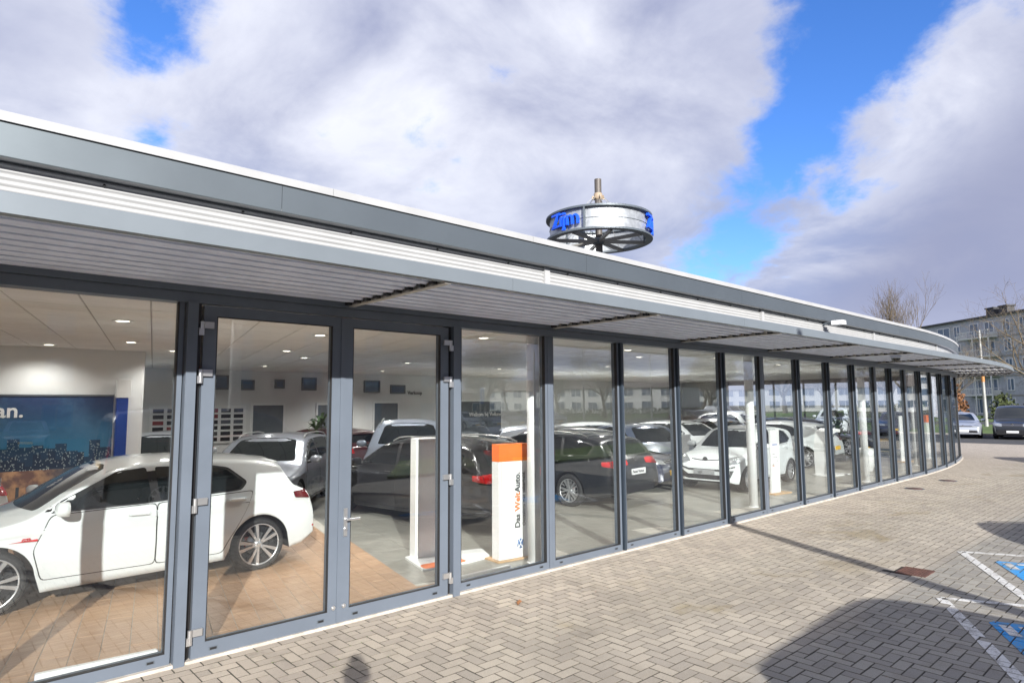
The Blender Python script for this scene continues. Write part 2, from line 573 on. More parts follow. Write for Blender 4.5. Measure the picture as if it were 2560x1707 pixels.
class Body:
    def __init__(s, sp):
        s.sp = sp
        s.L, s.W = sp['L'], sp['W']
        s.top = pchip(sp['top'])
        s.belt = pchip(sp['belt'])
        s.lowbase = pchip(sp['low'])
        s.crn = pchip(sp.get('crown', [(0, .02), (.5, .05), (1.2, .06), (2, .05), (s.L - .6, .05), (s.L, .03)]))
    def arch(s, x):
        a = -1
        for xc in (s.sp['xf'], s.sp['xr']):
            d = abs(x - xc)
            if d < s.sp['ra']:
                a = max(a, s.sp['R'] + math.sqrt(s.sp['ra']**2 - d * d))
        return a
    def low(s, x):
        return max(s.lowbase(x), s.arch(x))
    def yw(s, x, z):
        sp = s.sp
        zb = s.belt(x)
        lf, fa, lr, ra = sp['plan']
        plan = s.W * (1 - fa * max(0, (lf - x) / lf)**2.6 - ra * max(0, (x - (s.L - lr)) / lr)**2.6)
        zz = min(z, zb)
        t = (zz - 0.2) / (zb - 0.2)
        y = plan * (1 - 0.055 * max(0, 1 - t * 1.6)**2 - 0.030 * max(0, t - .55)**2 / .2)
        y += 0.012 * math.exp(-((z - (zb - .13)) / .022)**2) - 0.010 * math.exp(-((z - (zb - .27)) / .10)**2)
        if z > zb:
            h = z - zb
            y -= sp['tumble'] * h + sp.get('tumble2', .16) * h * h
        for xc in (sp['xf'], sp['xr']):
            d = math.hypot(x - xc, z - sp['R'])
            if d < sp['ra'] + .12:
                y += 0.016 * max(0, 1 - (d - sp['ra']) / .12)
        return y
    def sec(s, x):
        hi = s.top(x)
        lo = min(s.low(x), hi - .05)
        c = s.crn(x)
        he = max(hi - c, lo + .03)
        r = min(s.sp.get('fillet', .085), (he - lo) * .45)
        We = s.yw(x, he)
        return hi, lo, he, r, We
    def yside(s, x, z):
        hi, lo, he, r, We = s.sec(x)
        if z > he:
            return -1
        y = s.yw(x, z)
        if z > he - r:
            q = z - (he - r)
            y -= r - math.sqrt(max(0, r * r - q * q))
        return y
    def ztop(s, x, y):
        hi, lo, he, r, We = s.sec(x)
        y = abs(y)
        e = We - r
        if y <= e:
            return hi - (hi - he) * (y / e)**2
        if y < We:
            q = y - e
            return he - r + math.sqrt(max(0, r * r - q * q))
        return -1
    def inside(s, x, y, z):
        hi, lo, he, r, We = s.sec(x)
        if z > s.ztop(x, 0):
            return False
        y = abs(y)
        if z <= he - r:
            return y <= s.yw(x, z)
        return z <= s.ztop(x, y)
    def xend(s, y, z, rear=False):
        a, b = (s.L, s.L * .5) if rear else (0, s.L * .55)
        n = 80
        prev = a
        for i in range(n + 1):
            x = a + (b - a) * i / n
            if s.inside(x, y, z):
                lo, hi = prev, x
                for _ in range(14):
                    mid = (lo + hi) / 2
                    if s.inside(mid, y, z):
                        hi = mid
                    else:
                        lo = mid
                return hi
            prev = x
        return b
    def loc(s, x, y, z):
        return (s.L / 2 - x, y, z)
    def body_mesh(s, name, mats):
        sp = s.sp
        xs = set()
        for i in range(19):
            t = 1 - math.cos(i / 18 * PI / 2)
            xs.add(round(t * .55, 4))
            xs.add(round(s.L - t * .55, 4))
        for xc in (sp['xf'], sp['xr']):
            for i in range(25):
                xs.add(round(xc - sp['ra'] * 1.0001 * math.cos(i / 24 * PI), 4))
        x = .55
        while x < s.L - .55:
            xs.add(round(x, 4))
            x += .075
        xs = sorted(xs)
        q = [xs[0]]
        for x in xs[1:]:
            if x - q[-1] > .004:
                q.append(x)
        xs = q
        NS, NF, NT = 16, 5, 6
        rows = []
        for x in xs:
            hi, lo, he, r, We = s.sec(x)
            ring = []
            for i in range(NS + 1):
                z = lo + (he - r - lo) * i / NS
                ring.append((s.yw(x, z), z))
            yb = s.yw(x, he - r)
            for i in range(1, NF + 1):
                a = i / NF * PI / 2
                e = We - r
                yy = e + r * math.cos(a)
                k = (1 - i / NF)
                ring.append((yy * (1 - k) + (yb - r + r * math.cos(a)) * k, he - r + r * math.sin(a)))
            e = We - r
            for i in range(1, NT + 1):
                y = e * (1 - i / NT)
                ring.append((y, hi - (hi - he) * (y / e)**2))
            rows.append((x, lo, ring))
        mb = MB()
        k = len(rows[0][2])
        for sg in (1, -1):
            vs = [s.loc(x, sg * y, z) for x, lo, ring in rows for y, z in ring]
            fs = []
            for i in range(len(rows) - 1):
                for j in range(k - 1):
                    f = (i * k + j, (i + 1) * k + j, (i + 1) * k + j + 1, i * k + j + 1)
                    fs.append(f)
            mb.add(vs, fs, True, 0)
        # underside and wheel wells
        vs = []
        for x, lo, ring in rows:
            vs += [s.loc(x, ring[0][0], lo), s.loc(x, 0, lo), s.loc(x, -ring[0][0], lo)]
        fs = []
        for i in range(len(rows) - 1):
            for j in (0, 1):
                fs.append((i * 3 + j, (i + 1) * 3 + j, (i + 1) * 3 + j + 1, i * 3 + j + 1))
        mb.add(vs, fs, False, 1)
        for x, lo, ring in (rows[0], rows[-1]):
            loop = [s.loc(x, y, z) for y, z in ring] + [s.loc(x, -y, z) for y, z in reversed(ring[:-1])]
            mb.add(loop, [tuple(range(len(loop)))], False, 0)
        me = mb.mesh(name, mats, fix=False)
        bm = bmesh.new()
        bm.from_mesh(me)
        bmesh.ops.remove_doubles(bm, verts=bm.verts, dist=0.0008)
        bmesh.ops.recalc_face_normals(bm, faces=bm.faces)
        bm.to_mesh(me)
        bm.free()
        return me
    def patch(s, poly, kind, off, step=.07, rnd=.02, mats=None, name='patch', side=1, depth=.03, edge_mi=0):
        """panel lying off metres outside the bodywork; poly in (x,z) for kind side, (y,z) for front or rear"""
        if rnd:
            poly = round_poly(poly, rnd)
        pts, fs, bd = grid_poly(poly, step)
        def to3(u, v, o):
            if kind == 'side':
                return s.loc(u, side * (max(s.yside(u, v), .2) + o), v)
            if kind == 'front':
                return s.loc(s.xend(u, v) - o, u, v)
            if kind == 'rear':
                return s.loc(s.xend(u, v, True) + o, u, v)
            return s.loc(u, v, s.ztop(u, v) + o)
        a = [to3(u, v, off) for u, v in pts]
        b = [to3(u, v, off - depth) for u, v in pts]
        n = len(a)
        mb = MB()
        mb.add(a, fs, True, 0)
        bset = sorted({i for e in bd for i in e})
        ix = {i: j for j, i in enumerate(bset)}
        mb.add([a[i] for i in bset] + [b[i] for i in bset],
               [(ix[i], ix[j], ix[j] + len(bset), ix[i] + len(bset)) for i, j in bd], False, edge_mi)
        me = mb.mesh(name, mats, fix=False)
        bm = bmesh.new()
        bm.from_mesh(me)
        bmesh.ops.recalc_face_normals(bm, faces=bm.faces)
        # make the outer face look outwards
        cx = sum((v.co for v in bm.verts), Vector()) / len(bm.verts)
        bm.faces.ensure_lookup_table()
        f = max((f for f in bm.faces if f.smooth), key=lambda f: f.calc_area())
        outw = {'side': Vector((0, side, 0)), 'front': Vector((1, 0, .3)), 'rear': Vector((-1, 0, .3)), 'top': Vector((0, 0, 1))}[kind]
        if f.normal.dot(outw) < 0:
            bmesh.ops.reverse_faces(bm, faces=bm.faces)
        bm.to_mesh(me)
        bm.free()
        return me

def emblem_mesh(r, ring_m, disc_m, th=.006):
    """round badge with the two letters stacked in a ring; lies in the plane x=0 and faces +x"""
    mb = MB()
    mb.lathe([(0, th * .6), (r * .86, th * .6), (r * .86, 0)], 28, 'x', mi=1)
    mb.lathe([(r * .86, 0), (r * .86, th), (r, th), (r, 0)], 28, 'x', smooth=False, mi=0)
    def stroke(a, b, w=.075):
        a, b = Vector(a), Vector(b)
        d = (b - a).normalized()
        nn = Vector((-d.y, d.x)) * w
        a, b = a - d * .03, b + d * .03
        poly = [a + nn, a - nn, b - nn, b + nn]
        mb.prism([(p.x * r, p.y * r) for p in poly], lambda u, v, t: (t, u, v), th * .5, th * 1.05, 0)
    for q in (((-.36, .78), (0, .12)), ((0, .12), (.36, .78)), ((-.78, .42), (-.40, -.70)), ((-.40, -.70), (0, -.02)), ((0, -.02), (.40, -.70)), ((.40, -.70), (.78, .42))):
        stroke(*q)
    return mb.mesh('emblem', [ring_m, disc_m])

def wheel_meshes(R, rim, wid, style):
    """wheel with its axle along y; outer side at +y"""
    t = MB()
    w = wid / 2
    prof = [(rim, -w * .86), (rim + .012, -w), (R - .03, -w), (R - .006, -w * .72), (R, -w * .3), (R, w * .3), (R - .006, w * .72), (R - .03, w), (rim + .012, w), (rim, w * .86)]
    t.lathe(prof, 40, 'y')
    tyre = t.mesh('tyre', [M['tyre']])
    q = MB()
    q.lathe([(rim + .002, w * .88), (rim - .008, w * .93), (rim - .014, w * .82)], 40, 'y', mi=0)
    q.lathe([(rim - .014, w * .82), (rim - .03, w * .2), (rim - .03, -w * .8), (.0, -w * .8)], 40, 'y', mi=1)
    q.lathe([(.0, w * .12), (rim - .032, w * .12)], 32, 'y', mi=1)                 # dark space behind the spokes
    q.lathe([(.0, w * .22), (rim * .56, w * .22), (rim * .56, w * .14)], 28, 'y', mi=2)   # brake disc
    q.lathe([(.0, w * .80), (.030, w * .80), (.062, w * .66), (.068, w * .3)], 20, 'y', mi=0)
    def bar(r0, r1, w0, w1, ang, skew=0.0, y0=.60, y1=.84, mi=0):
        c, sn = math.cos(ang), math.sin(ang)
        c2, s2 = math.cos(ang + skew), math.sin(ang + skew)
        pts = []
        for r, hw, cc, ss in ((r0, w0, c, sn), (r1, w1, c2, s2)):
            for sg in (-1, 1):
                pts.append((r * cc - sg * hw * ss, r * ss + sg * hw * cc))
        poly = [pts[0], pts[2], pts[3], pts[1]]
        q.prism(poly, lambda u, v, t: (u, t, v), w * (y0 - .22), w * y1, mi)
    n = 5
    for i in range(n):
        a = 2 * PI * i / n + PI / 2
        if style == 'twin':
            for sg in (-1, 1):
                bar(.045, rim - .008, .012, .020, a + sg * .17, sg * .05)
                bar(.045, rim - .008, .004, .007, a + sg * .30, sg * .08, .60, .80, 1)
        elif style == 'five':
            for sg in (-1, 1):
                bar(.045, rim - .012, .014, .018, a + sg * .10, sg * .10)
            bar(rim * .6, rim - .012, .006, .006, a + .63)
        else:
            for sg in (-1, 1):
                bar(.045, rim - .015, .013, .013, a + sg * .30, sg * .02)
    for i in range(5):
        a = 2 * PI * i / 5
        q.tube((.05 * math.cos(a), w * .7, .05 * math.sin(a)), (.05 * math.cos(a), w * .78, .05 * math.sin(a)), .008, n=6, mi=1)
    rimm = q.mesh('rim', [M['alloy'], M['black'], M['steel']])
    return tyre, rimm

SPEC = {}
SPEC['hatch'] = dict(L=4.27, W=.895, xf=.88, xr=3.51, R=.320, ra=.365, rim=.250, style='twin', tumble=.30, plan=(.75, .24, .5, .11),
    top=[(0, .46), (.03, .60), (.10, .70), (.35, .795), (.75, .88), (1.12, .955), (1.55, 1.20), (1.95, 1.395), (2.35, 1.448), (2.75, 1.448), (3.25, 1.42), (3.60, 1.378), (3.78, 1.335), (3.845, 1.23), (3.96, 1.06), (4.05, 1.01), (4.15, .955), (4.23, .80), (4.262, .66), (4.27, .48)], fillet=.062,
    low=[(0, .26), (.25, .19), (.9, .17), (2.1, .185), (3.5, .2), (4.05, .25), (4.27, .36)],
    belt=[(0, .80), (1.0, .90), (2.2, .935), (3.4, .985), (4.27, .98)],
    dlo=[(1.16, .945), (1.90, 1.335), (2.3, 1.366), (2.8, 1.352), (3.14, 1.285), (3.36, 1.10), (3.28, 1.005), (2.2, .955)],
    win=[[(1.40, .967), (1.42, 1.05), (1.95, 1.318), (2.24, 1.345), (2.29, .972)], [(2.37, .976), (2.33, 1.344), (2.78, 1.330), (3.10, 1.268), (3.31, 1.10), (3.24, 1.022)]],
    quarter=[(1.22, .962), (1.36, .967), (1.37, 1.025)],
    ws=[(-.66, .965), (.66, .965), (.53, 1.335), (.30, 1.375), (-.30, 1.375), (-.53, 1.335)],
    rw=[(-.60, 1.075), (.60, 1.075), (.54, 1.25), (-.54, 1.25)],
    doors=[[(1.30, .30), (1.22, .60), (1.36, .925), (2.33, .945), (2.33, .29)], [(2.345, .29), (2.345, .945), (3.42, .985), (3.33, .75), (3.12, .42), (3.06, .29)]],
    handles=[2.16, 3.22], mirror=1.42, hl=[(.40, .615), (.80, .66), (.83, .775), (.62, .765), (.42, .715)],
    tl=[(.50, .83), (.80, .815), (.83, .94), (.52, .965)], spoiler=True)
SPEC['estate'] = dict(L=4.77, W=.915, xf=.90, xr=3.69, R=.325, ra=.372, rim=.225, style='five', tumble=.30, plan=(.75, .24, .6, .13),
    top=[(0, .48), (.03, .62), (.10, .72), (.4, .82), (.85, .90), (1.25, .965), (1.65, 1.19), (2.1, 1.405), (2.6, 1.465), (3.2, 1.465), (3.9, 1.415), (4.32, 1.34), (4.47, 1.20), (4.60, 1.02), (4.70, .90), (4.75, .70), (4.77, .50)],
    low=[(0, .26), (.25, .19), (.9, .17), (2.3, .185), (3.7, .2), (4.5, .26), (4.77, .36)],
    belt=[(0, .80), (1.1, .90), (2.4, .935), (3.8, .985), (4.77, 1.0)],
    dlo=[(1.30, .955), (2.02, 1.335), (2.5, 1.385), (3.2, 1.385), (3.85, 1.335), (4.28, 1.22), (4.20, 1.03), (2.4, .96)],
    win=[[(1.52, .975), (1.54, 1.05), (2.06, 1.318), (2.46, 1.358), (2.51, .982)], [(2.59, .984), (2.55, 1.36), (3.2, 1.36), (3.44, 1.345), (3.48, 1.01)], [(3.55, 1.015), (3.51, 1.34), (3.84, 1.312), (4.22, 1.21), (4.14, 1.045)]],
    ws=[(-.68, .985), (.68, .985), (.55, 1.345), (.30, 1.39), (-.30, 1.39), (-.55, 1.345)],
    rw=[(-.62, 1.03), (.62, 1.03), (.57, 1.29), (-.57, 1.29)],
    doors=[[(1.42, .30), (1.36, .62), (1.50, .935), (2.54, .955), (2.54, .29)], [(2.555, .29), (2.555, .955), (3.50, .99), (3.44, .75), (3.26, .45), (3.2, .29)]],
    handles=[2.36, 3.34], mirror=1.54, hl=[(.40, .635), (.80, .68), (.83, .785), (.62, .775), (.42, .735)],
    tl=[(.34, .845), (.83, .80), (.86, .93), (.50, .955), (.34, .93)], rails=True)
SPEC['small'] = dict(L=3.60, W=.815, xf=.58, xr=3.00, R=.288, ra=.335, rim=.19, style='plain', tumble=.24, plan=(.6, .26, .55, .17),
    top=[(0, .46), (.025, .62), (.08, .73), (.28, .82), (.62, .90), (.90, .965), (1.25, 1.20), (1.62, 1.41), (2.0, 1.47), (2.4, 1.475), (2.9, 1.43), (3.25, 1.36), (3.38, 1.20), (3.48, .98), (3.555, .82), (3.59, .60), (3.60, .46)],
    low=[(0, .25), (.2, .19), (.6, .18), (1.9, .185), (3.0, .2), (3.4, .25), (3.6, .34)],
    belt=[(0, .82), (.9, .915), (1.9, .94), (2.8, 1.0), (3.6, 1.02)],
    dlo=[(.98, .95), (1.60, 1.355), (2.0, 1.395), (2.4, 1.39), (2.86, 1.345), (3.10, 1.12), (2.92, 1.03), (1.9, .955)],
    win=[[(1.12, .97), (1.14, 1.03), (1.66, 1.338), (1.98, 1.37), (2.02, .975)], [(2.10, .98), (2.06, 1.37), (2.4, 1.365), (2.80, 1.325), (3.02, 1.12), (2.88, 1.045)]],
    ws=[(-.62, .975), (.62, .975), (.52, 1.345), (.28, 1.39), (-.28, 1.39), (-.52, 1.345)],
    rw=[(-.56, .90), (.56, .90), (.52, 1.30), (-.52, 1.30)],
    doors=[[(1.02, .30), (.96, .60), (1.08, .935), (2.05, .95), (2.05, .29)], [(2.065, .29), (2.065, .95), (2.90, 1.0), (2.78, .72), (2.62, .42), (2.58, .29)]],
    handles=[1.88, 2.70], mirror=1.14, hl=[(.36, .66), (.58, .62), (.76, .66), (.78, .80), (.60, .80), (.42, .735)],
    tl=[(.52, .72), (.74, .72), (.72, 1.0), (.56, .98)], smile=True)
SPEC['suv'] = dict(L=4.79, W=.965, xf=.92, xr=3.82, R=.37, ra=.425, rim=.25, style='five', tumble=.28, plan=(.7, .20, .55, .13),
    top=[(0, .55), (.03, .76), (.10, .90), (.4, 1.0), (.9, 1.06), (1.3, 1.12), (1.7, 1.36), (2.1, 1.60), (2.6, 1.69), (3.2, 1.69), (3.9, 1.63), (4.3, 1.55), (4.45, 1.38), (4.6, 1.18), (4.72, 1.04), (4.77, .8), (4.79, .56)],
    low=[(0, .32), (.25, .25), (.9, .24), (2.3, .25), (3.8, .26), (4.5, .32), (4.79, .42)],
    belt=[(0, .95), (1.1, 1.05), (2.4, 1.09), (3.8, 1.13), (4.79, 1.15)],
    dlo=[(1.38, 1.11), (2.04, 1.53), (2.5, 1.60), (3.2, 1.60), (3.85, 1.55), (4.2, 1.42), (4.1, 1.19), (2.4, 1.12)],
    win=[[(1.58, 1.13), (1.60, 1.2), (2.08, 1.515), (2.48, 1.575), (2.53, 1.14)], [(2.61, 1.14), (2.57, 1.577), (3.2, 1.577), (3.44, 1.56), (3.48, 1.165)], [(3.55, 1.17), (3.51, 1.55), (3.82, 1.528), (4.14, 1.41), (4.06, 1.205)]],
    ws=[(-.72, 1.14), (.72, 1.14), (.58, 1.54), (.32, 1.60), (-.32, 1.60), (-.58, 1.54)],
    rw=[(-.64, 1.18), (.64, 1.18), (.58, 1.50), (-.58, 1.50)],
    doors=[[(1.45, .38), (1.40, .72), (1.54, 1.09), (2.56, 1.11), (2.56, .37)], [(2.575, .37), (2.575, 1.11), (3.52, 1.15), (3.46, .92), (3.32, .58), (3.26, .37)]],
    handles=[2.38, 3.36], mirror=1.60, hl=[(.46, .80), (.86, .82), (.90, .945), (.66, .945), (.46, .90)],
    tl=[(.46, .93), (.88, .92), (.91, 1.07), (.48, 1.10)], rails=True, slats=True)
SPEC['sedan'] = dict(L=4.80, W=.92, xf=.92, xr=3.72, R=.332, ra=.378, rim=.24, style='five', tumble=.34, plan=(.75, .24, .7, .16),
    top=[(0, .48), (.03, .62), (.10, .72), (.4, .81), (.85, .88), (1.3, .955), (1.75, 1.19), (2.2, 1.38), (2.6, 1.435), (3.0, 1.43), (3.5, 1.36), (4.0, 1.21), (4.4, 1.06), (4.68, 1.00), (4.735, .92), (4.78, .70), (4.80, .50)],
    low=[(0, .26), (.25, .19), (.9, .17), (2.3, .185), (3.7, .2), (4.5, .27), (4.8, .36)],
    belt=[(0, .80), (1.1, .885), (2.4, .92), (3.8, .965), (4.8, .98)],
    dlo=[(1.42, .945), (2.12, 1.30), (2.5, 1.355), (3.0, 1.35), (3.5, 1.27), (3.98, 1.08), (3.85, 1.0), (2.4, .945)],
    win=[[(1.62, .965), (1.64, 1.03), (2.16, 1.285), (2.48, 1.33), (2.53, .97)], [(2.61, .972), (2.57, 1.332), (3.0, 1.328), (3.45, 1.255), (3.88, 1.085), (3.80, 1.015)]],
    ws=[(-.68, .975), (.68, .975), (.55, 1.32), (.30, 1.365), (-.30, 1.365), (-.55, 1.32)],
    rw=[(-.60, 1.085), (.60, 1.085), (.50, 1.35), (-.50, 1.35)],
    doors=[[(1.50, .30), (1.44, .60), (1.58, .925), (2.56, .945), (2.56, .29)], [(2.575, .29), (2.575, .945), (3.52, .98), (3.46, .75), (3.28, .45), (3.22, .29)]],
    handles=[2.38, 3.36], mirror=1.64, hl=[(.42, .62), (.80, .66), (.83, .765), (.62, .76), (.42, .715)],
    tl=[(.36, .80), (.83, .77), (.86, .90), (.50, .925), (.36, .90)])
SPEC['van'] = dict(L=4.41, W=.895, xf=.88, xr=3.56, R=.318, ra=.365, rim=.20, style='plain', tumble=.13, plan=(.65, .22, .3, .06), tumble2=.05,
    top=[(0, .50), (.03, .68), (.09, .82), (.35, .93), (.75, 1.02), (1.0, 1.09), (1.35, 1.40), (1.7, 1.70), (2.1, 1.80), (2.6, 1.82), (3.6, 1.82), (4.18, 1.79), (4.30, 1.65), (4.35, 1.2), (4.40, .8), (4.41, .5)],
    low=[(0, .27), (.25, .21), (.9, .2), (2.2, .2), (3.5, .22), (4.2, .27), (4.41, .38)],
    belt=[(0, .92), (1.0, 1.03), (2.2, 1.06), (4.41, 1.08)],
    dlo=[(1.08, 1.08), (1.70, 1.63), (2.05, 1.68), (2.28, 1.68), (2.28, 1.08)],
    win=[[(1.26, 1.10), (1.28, 1.18), (1.74, 1.61), (2.03, 1.655), (2.2, 1.655), (2.2, 1.10)]],
    ws=[(-.66, 1.11), (.66, 1.11), (.58, 1.62), (.30, 1.69), (-.30, 1.69), (-.58, 1.62)],
    rw=[(-.60, 1.10), (.60, 1.10), (.56, 1.60), (-.56, 1.60)],
    doors=[[(1.2, .32), (1.14, .66), (1.28, 1.06), (2.28, 1.07), (2.28, .30)], [(2.30, .30), (2.30, 1.07), (3.1, 1.07), (3.1, .75), (3.05, .30)]],
    handles=[2.12, 2.45], mirror=1.26, hl=[(.44, .70), (.80, .74), (.83, .90), (.62, .89), (.44, .83)],
    tl=[(.70, .75), (.84, .75), (.84, 1.35), (.74, 1.35)])

CARPARTS = {}
def car_parts(kind):
    """[(name, mesh, location, parent index, takes paint, label)] for one kind of car"""
    if kind in CARPARTS:
        return CARPARTS[kind]
    sp = SPEC[kind]
    b = Body(sp)
    L = sp['L']
    out = []
    def part(name, me, loc=(0, 0, 0), parent=None, pnt=False, rot=None):
        out.append((name, me, loc, parent, pnt, rot))
        return len(out) - 1
    white = P['white']
    part('body', b.body_mesh('body', [white, M['black']]), pnt=True)
    part('windscreen', b.patch(sp['ws'], 'front', .006, .09, .05, [M['carglass']], 'windscreen'))
    part('rear_window', b.patch(sp['rw'], 'rear', .006, .09, .05, [M['carglass']], 'rear_window'))
    for sd in (1, -1):
        tr = part('window_trim', b.patch(sp['dlo'], 'side', .002, .09, .04, [M['black']], 'window_trim', sd))
        for w in sp['win'] + ([sp['quarter']] if 'quarter' in sp else []):
            part('window', b.patch(w, 'side', .006, .09, .03, [M['carglass']], 'window', sd))
        for d, hx in zip(sp['doors'], sp['handles']):
            cxm, czm = sum(q[0] for q in d) / len(d), sum(q[1] for q in d) / len(d)
            big = [(u + .008 * (1 if u > cxm else -1), v + .008 * (1 if v > czm else -1)) for u, v in d]
            part('door_seam', b.patch(big, 'side', .0012, .075, .05, [M['dark']], 'door_seam', sd, .02))
            di = part('door', b.patch(d, 'side', .0035, .075, .05, [white, M['dark']], 'door', sd, .02, 1), pnt=True)
            zh = b.belt(hx) - .085
            mb = MB()
            y0 = b.yside(hx, zh)
            cx, _, _ = b.loc(hx, 0, 0)
            a, c = (cx - .10, y0 * sd, zh), (cx + .10, y0 * sd, zh)
            mb.tube((cx - .105, sd * (y0 + .002), zh - .005), (cx - .085, sd * (y0 + .028), zh), .014, .016, 8)
            mb.tube((cx - .085, sd * (y0 + .028), zh), (cx + .085, sd * (y0 + .030), zh + .006), .016, .016, 8)
            mb.tube((cx + .085, sd * (y0 + .030), zh + .006), (cx + .105, sd * (y0 + .002), zh + .006), .016, .014, 8)
            part('handle', mb.mesh('handle', [white]), parent=di, pnt=True)
        part('headlight', b.patch([(sd * u, v) for u, v in sp['hl']][::sd], 'front', .008, .04, .02, [M['clearlamp'], M['black']], 'headlight', depth=.03, edge_mi=1))
        tl = b.patch([(sd * u, v) for u, v in sp['tl']][::sd], 'rear', .010, .04, .02, [M['redlamp'], M['black']], 'taillight', depth=.03, edge_mi=1)
        z0, z1 = sp['tl'][1][1] + .005, sp['tl'][2][1] - .005
        xz0, xz1 = b.xend(.70, z0, True), b.xend(.70, z1, True)
        ln = .25 if z1 - z0 < .3 else .05
        sp_ = b.patch([(xz0 - .03, z0), (xz1 - .03, z1), (xz1 - ln * .8, z1 - .01), (xz0 - ln, (z0 * .75 + z1 * .25))], 'side', .007, .04, .01, [M['redlamp'], M['black']], 'taillight', sd, .03, 1)
        bm = bmesh.new()
        bm.from_mesh(tl)
        bm.from_mesh(sp_)
        bm.to_mesh(tl)
        bm.free()
        part('taillight', tl)
        # mirror
        mx = sp['mirror']
        mz = b.belt(mx) + .075
        y0 = b.yside(mx, mz - .05)
        cx = L / 2 - mx
        mb = MB()
        mb.tube((cx, sd * (y0 - .03), mz - .05), (cx - .01, sd * (y0 + .08), mz - .03), .030, .022, 8, mi=1)
        vs, fs = [], []
        rows = [(0.055, .55), (.03, .92), (-.02, 1.0), (-.055, .95), (-.06, .80)]
        for dx, q in rows:
            for i in range(12):
                t = 2 * PI * i / 12
                yy, zc = math.cos(t), math.sin(t)
                yy = abs(yy)**.7 * (1 if yy > 0 else -1) * .115 * q
                zc = abs(zc)**.7 * (1 if zc > 0 else -1) * .075 * q
                vs.append((cx + dx, sd * (y0 + .165 + yy), mz + .01 + zc))
        for i in range(len(rows) - 1):
            for j in range(12):
                fs.append((i * 12 + j, i * 12 + (j + 1) % 12, (i + 1) * 12 + (j + 1) % 12, (i + 1) * 12 + j))
        fs += [tuple(range(12)), tuple(range((len(rows) - 1) * 12, len(rows) * 12))]
        mb.add(vs, fs, True, 0)
        part('mirror', mb.mesh('mirror', [white, M['black']]), pnt=True)
        part('sill_trim', b.patch([(sp['xf'] + sp['ra'] + .02, .19), (sp['xf'] + sp['ra'] + .02, .25), (sp['xr'] - sp['ra'] - .02, .25), (sp['xr'] - sp['ra'] - .02, .20)], 'side', .012, .12, .01, [M['black']], 'sill_trim', sd))
        if sp.get('rails'):
            mb = MB()
            xs = [sp['dlo'][1][0] + .15 + (L - .75 - sp['dlo'][1][0] - .15) * i / 12 for i in range(13)]
            pts = []
            for i, x in enumerate(xs):
                hi, lo, he, r, We = b.sec(x)
                yy = We - r * .9
                lift = .012 if i in (0, 12) else .048
                pts.append((L / 2 - x, sd * yy, b.ztop(x, yy) + lift))
            mb.path(pts, .016, 8)
            part('roof_rail', mb.mesh('roof_rail', [M['steel'] if kind != 'suv' else M['steel']]))
    # front face
    zh = sp['hl'][0][1]
    ze = sp['hl'][-1][1]
    hy = sp['hl'][0][0]
    if sp.get('smile'):
        part('grille', b.patch([(-.36, .725), (0, .695), (.36, .725), (.36, .742), (0, .715), (-.36, .742)], 'front', .006, .05, 0, [M['black']], 'grille'))
        part('lower_grille', b.patch([(-.68, .50), (-.62, .34), (-.4, .285), (.4, .285), (.62, .34), (.68, .50), (.60, .50), (.42, .385), (-.42, .385), (-.60, .50)], 'front', .008, .05, 0, [M['black']], 'lower_grille'))
        part('bumper_trim', b.patch([(-.69, .565), (-.4, .475), (.4, .475), (.69, .565), (.70, .60), (.4, .515), (-.4, .515), (-.70, .60)], 'front', .008, .05, 0, [M['black']], 'bumper_trim'))
    else:
        gi = part('grille', b.patch([(-hy, zh + .02), (hy, zh + .02), (hy, ze), (-hy, ze)], 'front', .005, .06, .02, [M['black']], 'grille'))
        for q in range(3 if sp.get('slats') else 2):
            zz = zh + .03 + (ze - zh - .03) * (q + .3) / (3 if sp.get('slats') else 2)
            part('grille_slat', b.patch([(-hy + .01, zz), (hy - .01, zz), (hy - .01, zz + .014), (-hy + .01, zz + .014)], 'front', .013, .08, 0, [M['chrome']], 'grille_slat'), parent=gi)
        part('lower_grille', b.patch([(-.62, zh - .17), (-.66, zh - .30), (.66, zh - .30), (.62, zh - .17)], 'front', .006, .06, .03, [M['black']], 'lower_grille'))
    part('rear_diffuser', b.patch([(-.55, .30), (.55, .30), (.68, .42), (-.68, .42)], 'rear', .007, .08, .02, [M['black']], 'rear_diffuser'))
    em = emblem_mesh(.062, M['chrome'], M['black'])
    xz = .73 if sp.get('smile') else (zh + ze) / 2 + .01
    part('emblem', em, (L / 2 - b.xend(0, xz) + .012, 0, xz))
    rz = sp['tl'][-1][1] + .0 if kind != 'small' else .84
    if kind == 'sedan':
        rz = .90
    part('emblem', em, (L / 2 - b.xend(0, rz, True) - .008, 0, rz), rot=(0, 0, PI))
    if sp.get('spoiler'):
        part('roof_spoiler', b.patch([(-.56, 1.285), (.56, 1.285), (.53, 1.345), (-.53, 1.345)], 'rear', .06, .08, .02, [white], 'roof_spoiler', depth=.16), pnt=True)
    # plates
    def plate(rear, mm, z):
        x = b.xend(0, z, rear)
        mb = MB()
        s_ = -1 if rear else 1
        px = L / 2 - x + s_ * .006
        mb.box((px - .006, -.26, z - .056), (px + .014 * 1, .26, z + .056)) if s_ > 0 else mb.box((px - .014, -.26, z - .056), (px + .006, .26, z + .056))
        return mb.mesh('number_plate', [mm])
    part('number_plate', plate(False, M['plate_y'], .42 if not sp.get('smile') else .445))
    pz = {'hatch': .62, 'estate': .70, 'small': .50, 'suv': .78, 'sedan': .66, 'van': .88}[kind]
    part('number_plate', plate(True, M['plate_y'], pz))
    tyre, rimm = wheel_meshes(sp['R'], sp['rim'], .215, sp['style'])
